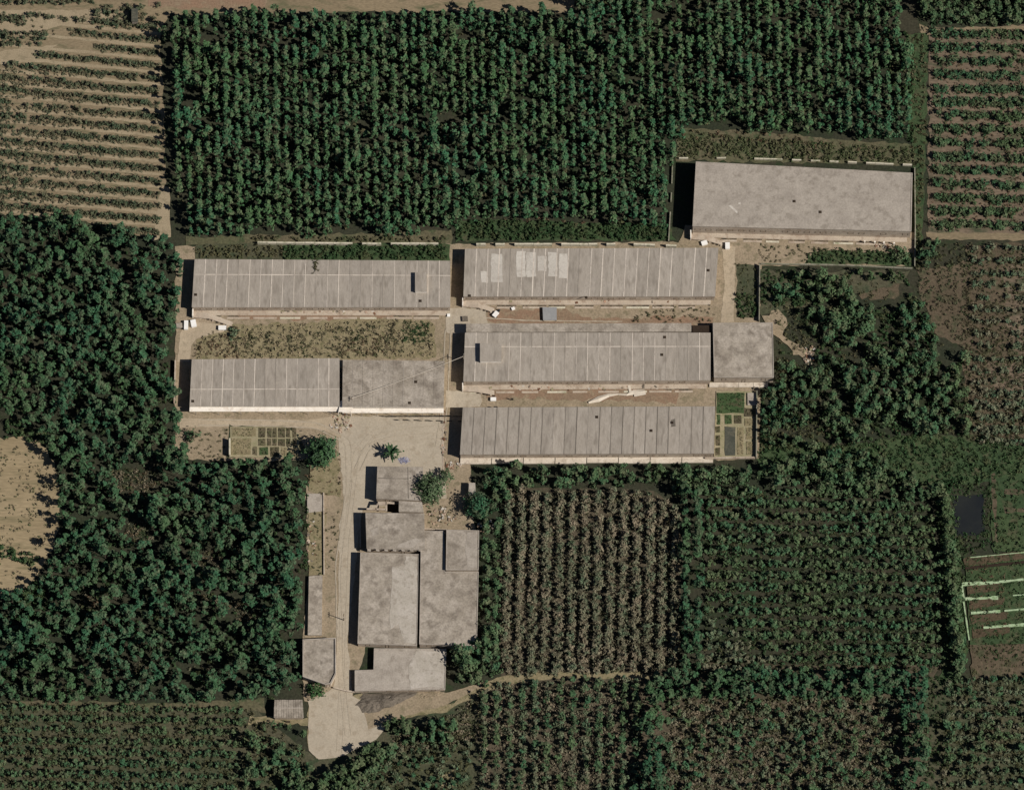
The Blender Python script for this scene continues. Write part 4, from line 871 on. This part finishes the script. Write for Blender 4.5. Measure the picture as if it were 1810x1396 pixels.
lb += [(447, 790, 455, 805, 'bed_soil'), (459, 791, 474, 805, 'bed_green'), (478, 791, 493, 808, 'bed_soil'), (497, 792, 508, 806, 'bed_dry'), (511, 793, 526, 808, 'bed_dry'), (410, 776, 444, 804, 'bed_dry'), (410, 757, 452, 772, 'bed_dry')]
garden('grid of small seed beds divided by pale ridges beside the large round tree', [(407, 755), (500, 755), (530, 768), (527, 810), (407, 808)], lb)
def terraces():
    root = empty('terrace_garden', XY(1760, 1060), 'dark red terrace beds edged with pale green kerbs at the right edge below the pond', 'garden')
    z = .006*(LAYER[0]+1)+.02; LAYER[0] += 4
    MB().prism([XY(*p) for p in rough([(1704, 985), (1810+E, 965), (1810+E, 1135), (1715, 1140)], 12, 1.5)], -.05, z).build('terrace_ground', 'green_ground', root)
    for (y, x1, m) in ((994, 1990, 'dark_red_bed'), (1044, 1765, 'dark_red_bed'), (1070, 1775, 'dark_red_bed'), (1096, 1780, 'dark_red_bed'), (1121, 1785, 'dark_red_bed')):
        x0 = 1702+(y-990)*.12; sl = -.12
        MB().prism([XY(*p) for p in rough([(x0, y-7), (x1, y-7+sl*(x1-x0)), (x1, y+6+sl*(x1-x0)), (x0+2, y+7)], 10, 1)], z-.01, z+.15).build('bed', m, root)
    MB().strip(XY(1706, 1005), XY(1970, 978), .7, 0, z+.25).build('bed_edge', 'dark_hollow', root)
    for (xa, ya, xb, yb, wd) in ((1700, 1033, 1766, 1030, .95), (1766, 1029, 1970, 1008, .6), (1706, 1059, 1764, 1057, .9), (1790, 1053, 1970, 1040, .4), (1716, 1084, 1768, 1081, .8), (1775, 1080, 1970, 1064, .5), (1738, 1110, 1970, 1092, .8), (1715, 986, 1970, 962, .3)):
        a, b = XY(xa, ya), XY(xb, yb); k = max(1, int(math.dist(a, b)/1.6))
        for i in range(k): MB().strip(lerp2(a, b, i/k), lerp2(a, b, (i+1)/k), wd*random.uniform(.55, 1.2), 0, z+.2+random.uniform(-.03, .03)).build('kerb', 'pale_green', root)
    a, b = XY(1699, 1036), XY(1713, 1132)
    for i in range(8): MB().strip(lerp2(a, b, i/8+.004), lerp2(a, b, (i+1)/8-.004), (.8 if i < 2 else .4)*random.uniform(.8, 1.1), 0, z+.2).build('kerb', 'pale_green', root)
terraces()
# pond
sheet('pond_bank', [[(1676, 862), (1746, 866), (1748, 954), (1678, 952)]], 'forest_soil', 3)
sheet('pond_water', [[(1684, 876), (1738, 874), (1740, 940), (1724, 948), (1686, 946)]], 'water', 2)

# ------------------------------------------------------------------ single trees
def tree(label, x, y, H, R, m, n=420, z0=1.2, name='tree', trunk=.2, size=.5, clumps=24, spiky=False):
    X, Y = XY(x, y, H*.55); rng = np.random.default_rng(int(x*7+y))
    root = empty(name, (X, Y), label, 'tree' if H > 2 else 'bush')
    prof = (lambda t: max(.2, math.sin(math.pi*(.18+.72*t))**.7))
    lv, lf = leaf_cloud(n, prof, H, z0, R, size, clumps, rng, .24)
    if spiky:
        vs, fs = [], []; off = 0
        for k in range(26):
            an = rng.uniform(0, 6.28); el = rng.uniform(.05, 1.1); d = np.array([math.cos(an)*math.cos(el), math.sin(an)*math.cos(el), math.sin(el)])
            sd = np.array([-math.sin(an), math.cos(an), 0])*.3; b0 = np.array([0, 0, H*.55]); ln = R*rng.uniform(.8, 1.2)
            p = [b0-sd*.3, b0+sd*.3]+[q for t, w_, dr in ((.5, 1, .1), (1, .3, .5)) for q in (b0+d*ln*t-sd*w_-[0, 0, dr], b0+d*ln*t+sd*w_-[0, 0, dr])]
            vs += p; fs += [[off, off+1, off+3, off+2], [off+2, off+3, off+5, off+4]]; off += 6
        vs = np.array(vs); k2 = len(vs); lv = np.concatenate([vs, lv[:len(lv)//2//4*4]]); lf = np.concatenate([np.array(fs), np.arange(len(lv)-k2).reshape(-1, 4)+k2])
    me = quads('crown', lv, lf, np.zeros(len(lf), int), [m]); c = bpy.data.objects.new('crown', me); COL.objects.link(c); c.parent = root
    V = []; F = []; off = 0
    segs = [((0, 0, 0), (.05, .05, H*.6), trunk, trunk*.5)]+[((0, 0, z0+.1*k), (math.cos(k*1.3)*R*.7, math.sin(k*1.3)*R*.7, z0+H*.3+.1*k), trunk*.5, trunk*.15) for k in range(6)]
    for sg in segs:
        v, f = stick(*sg, 7); V.append(v); F.append(f+off); off += len(v)
    me = quads('trunk', np.concatenate(V), np.concatenate(F), np.zeros(sum(len(f) for f in F), int), ['bark']); t = bpy.data.objects.new('trunk', me); COL.objects.link(t); t.parent = root
    return root
tree('large round dark green tree between the seed beds and the paved yard', 568, 798, 6.5, 4.1, 'leaf_tree', 1900, 1.2, clumps=90, size=.62)
tree('spiky leaved small tree at the top of the flat roofed house, by blue tarpaulin', 690, 800, 3.6, 2.6, 'leaf_tree', 160, 1.2, spiky=True)
tree('pale feathery tree leaning over the right side of the farmhouse', 760, 862, 5.6, 3.9, 'leaf_paletree', 2400, 1.0, clumps=80)
tree('pale sapling crown at the upper right of the feathery tree', 788, 842, 4.2, 2.0, 'leaf_paletree', 320, 1.2, clumps=18)
tree('round dark tree right of the houses beside the tiny white shed', 842, 893, 5.2, 3.4, 'leaf_wood', 1400, 1.0, clumps=70)
tree('bright green bush at the corner of the gate house, next to the hut', 556, 1219, 2.4, 2.6, 'leaf_bright', 420, .4, 'bush', .1, clumps=30)
tree('small dark tree on the grass at the left end of the sandy path', 340, 772, 3.2, 2.2, 'leaf_wood', 220, .8, clumps=14)
tree('leafy bush in the right corner below the set apart shed', 1590, 448, 2.8, 2.6, 'leaf_mid', 300, .5, 'bush', .1, clumps=20)
tree('small bush near the upper left end of the weedy plot, below the upper left shed', 412, 588, 1.6, 2.0, 'leaf_olive', 180, .2, 'bush', .06, clumps=14)
tree('dark spreading tree alone at the top left corner of the plantation', 288, 60, 5, 1.7, 'leaf_wood', 220, 1, clumps=14)

# ------------------------------------------------------------------ heaps, rubble, tarpaulin, cable, poles
def heap(name, label, cat, px, h, m, seed):
    rng = np.random.default_rng(seed); c = [XY(*p) for p in px]; cx = sum(p[0] for p in c)/len(c); cy = sum(p[1] for p in c)/len(c)
    n = 28; ring = []
    for k in range(n):
        t = k/n*len(c); i = int(t) % len(c); ring.append(lerp2(c[i], c[(i+1) % len(c)], t-int(t)))
    vs = []; fs = []; lev = 6
    for l in range(lev):
        f = 1-l/lev
        for p in ring: vs.append((cx+(p[0]-cx)*f+rng.normal(0, .12), cy+(p[1]-cy)*f+rng.normal(0, .12), h*(1-f**1.6)+(rng.normal(0, .07) if l else 0)))
    vs.append((cx, cy, h))
    for l in range(lev-1):
        for k in range(n): fs.append((l*n+k, l*n+(k+1) % n, (l+1)*n+(k+1) % n, (l+1)*n+k))
    fs += [((lev-1)*n+k, (lev-1)*n+(k+1) % n, lev*n) for k in range(n)]
    return tag(MB().add(vs, fs).build(name, m), label, cat)
heap('spoil_heap', 'rounded dark grey heap with a tail at the bottom of the lane', 'heap', [(622, 1244), (640, 1226), (700, 1222), (750, 1222), (700, 1248), (660, 1262), (636, 1262)], .9, 'heap_grey', 3)
heap('soil_heap', 'long low heap of dry spoil on the right side of the track at the bottom', 'heap', [(735, 1222), (786, 1222), (786, 1232), (740, 1238)], .4, 'compound_soil', 4)
def rubble(label, cx, cy, rx, ry, n, seed):
    rng = np.random.default_rng(seed); root = empty('rubble_pile', XY(cx, cy), label, 'rubble')
    for k in range(n):
        r = math.sqrt(rng.uniform(0, 1)); a = rng.uniform(0, 6.28); x, y = cx+math.cos(a)*r*rx, cy+math.sin(a)*r*ry; p = XY(x, y)
        s = rng.uniform(.25, .75); MB().obox((p[0], p[1], rng.uniform(0, .25*(1-r))), (s, s*rng.uniform(.4, .9), s*.5), rng.uniform(0, 3)).build('block', ['rubble_red', 'heap_grey', 'wall_render', 'rubble_red', 'rust', 'roof_patch', 'bed_path'][k % 7], root)
rubble('scattered red and white rubble on the yard in front of the white wall', 603, 748, 20, 16, 70, 1)
rubble('pile of pinkish rubble beside the round dark tree, above the upper room', 858, 930, 14, 12, 40, 2)
rubble('pale broken stones by the lower left corner of the lowest shed', 800, 822, 18, 7, 36, 5)
rubble('pale stones lying at the edge of the ragged wood right of the annex', 1432, 628, 12, 18, 44, 6)
rubble('broken white slabs below the right end of the set apart shed', 1560, 436, 18, 4, 22, 7)
rubble('brick scraps in the narrow side yard left of the lane', 552, 960, 8, 48, 40, 8)
rubble('brick red debris strewn along the front of the upper left shed', 560, 550, 200, 6, 110, 11)
rubble('debris and stones along the front of the upper right shed', 1030, 532, 200, 5, 80, 12)
rubble('debris along the front of the middle shed with the roof hut', 1010, 684, 190, 6, 80, 13)
rubble('bits of litter and stones in the weedy yard above the broad hall', 782, 915, 26, 16, 50, 14)
rubble('stones along the right side of the paved yard next to the shaded shed end', 785, 770, 4, 50, 30, 15)
# white plastic sheet left lying between the sheds
def plastic():
    mb = MB()
    cl = [(1040, 712), (1058, 706), (1076, 699), (1092, 697), (1108, 698), (1120, 694), (1140, 692)]; wd = [.3, .8, .5, .25, .35, .7, .4]
    L = []; R = []
    for i, (p, w_) in enumerate(zip(cl, wd)):
        a = Vector(XY(*p)); b = Vector(XY(*cl[min(i+1, len(cl)-1)])); o = Vector(XY(*cl[max(i-1, 0)])); d = (b-o).normalized(); n = Vector((-d.y, d.x))*w_
        z = .35+random.uniform(-.1, .15); L.append((a.x+n.x, a.y+n.y, .28)); R.append((a.x-n.x, a.y-n.y, .26)); mb.v.append((a.x, a.y, z+.15))
    k = len(cl); mb.v += L+R
    for i in range(k-1): mb.f += [(i, i+1, k+i+1, k+i), (2*k+i, 2*k+i+1, i+1, i)]; mb.m += [0, 0]
    for (x, y, dx, dy) in ((1113, 688, 3, 9), (1131, 698, 14, 3)):
        mb.obox((*XY(x, y), .3), (dx*S*1.5, dy*S*1.4, .12), .2)
    tag(mb.build('plastic_sheet', 'plastic_white'), 'crumpled white plastic sheet lying between the middle and lowest sheds', 'sheet')
plastic()
heap('tarpaulin', 'crumpled blue and white tarpaulin against the back of the farmhouse', 'tarpaulin', [(698, 812), (708, 806), (722, 806), (728, 816), (720, 822), (704, 822)], .35, 'tarp_blue', 9)
# small broken roof piece at the white shed front
def porch():
    root = empty('entrance_porch', XY(612, 722), 'small white entrance porch in the middle of the long white front wall', 'porch')
    c = [XY(x, y, 3.2) for x, y in ((602, 708), (630, 708), (620, 728), (598, 728))]
    MB().prism(c, 3.08, 3.2).build('porch_roof', 'wall_white', root)
    for p in (c[2], c[3]): MB().tube((p[0], p[1]+.15, 0), (p[0], p[1]+.15, 3.08), .12, .12).build('post', 'wall_white', root)
porch()
def pole(label, x, y, h, arm=True, name='utility_pole'):
    p = XY(x, y); root = empty(name, p, label, 'pole')
    MB().tube((p[0], p[1], 0), (p[0], p[1], h), .13, .08, 8).build('mast', 'timber', root)
    if arm:
        MB().obox((p[0], p[1], h-.35), (.12, 1.5, .12)).build('cross_arm', 'timber', root)
        for k in (-.6, 0, .6): MB().tube((p[0], p[1]+k, h-.23), (p[0], p[1]+k, h-.05), .06, .05).build('insulator', 'white_paint', root)
    return p
pole('wooden utility pole with a cross arm in the farm lane beside the long hall', 608, 1096, 4.2)
pa = pole('pole with a cable standing at the front of the white walled shed', 622, 716, 4.9)
pb = pole('short pole at the left end of the middle shed carrying the cable', 820, 641, 4.6)
def cable():
    mb = MB(); pts = []
    for k in range(17):
        t = k/16; p = lerp2(pa, pb, t); pts.append((p[0], p[1], 4.85+(4.55-4.85)*t-.55*4*t*(1-t)))
    for a, b in zip(pts[:-1], pts[1:]): mb.tube(a, b, .055, .055, 5)
    tag(mb.build('overhead_cable', 'plastic_white'), 'thin pale overhead cable slung across the roof of the white fronted shed', 'cable')
cable()
# small signs of use: posts below the set apart shed and a concrete marker at the top left
for i, (x, y, t) in enumerate(((1528, 430, 'first'), (1546, 431, 'second'), (1562, 432, 'third'), (1580, 433, 'fourth'))):
    p = XY(x, y); root = empty('fence_post', p, t+' stub post from the left in the row below the set apart shed', 'post', 'stub posts below the set apart shed')
    MB().obox((p[0], p[1], 0), (.3, .3, 1.3)).build('shaft', 'wall_white', root); MB().obox((p[0], p[1], 1.3), (.42, .42, .08)).build('cap', 'wall_white', root)
p = [XY(x, y, 2.4) for x, y in ((233, 16), (243, 16), (243, 38), (233, 38))]
root = empty('pump_house', p[0], 'small square pump house in the scrub at the top left, above the striped field', 'hut')
MB().prism(p, 0, 2.25).build('wall', 'roof_grey', root); MB().prism([(p[0][0]-.1, p[0][1]+.1), (p[1][0]+.1, p[1][1]+.1), (p[2][0]+.1, p[2][1]-.1), (p[3][0]-.1, p[3][1]-.1)], 2.25, 2.4).build('roof', 'net_grey', root)
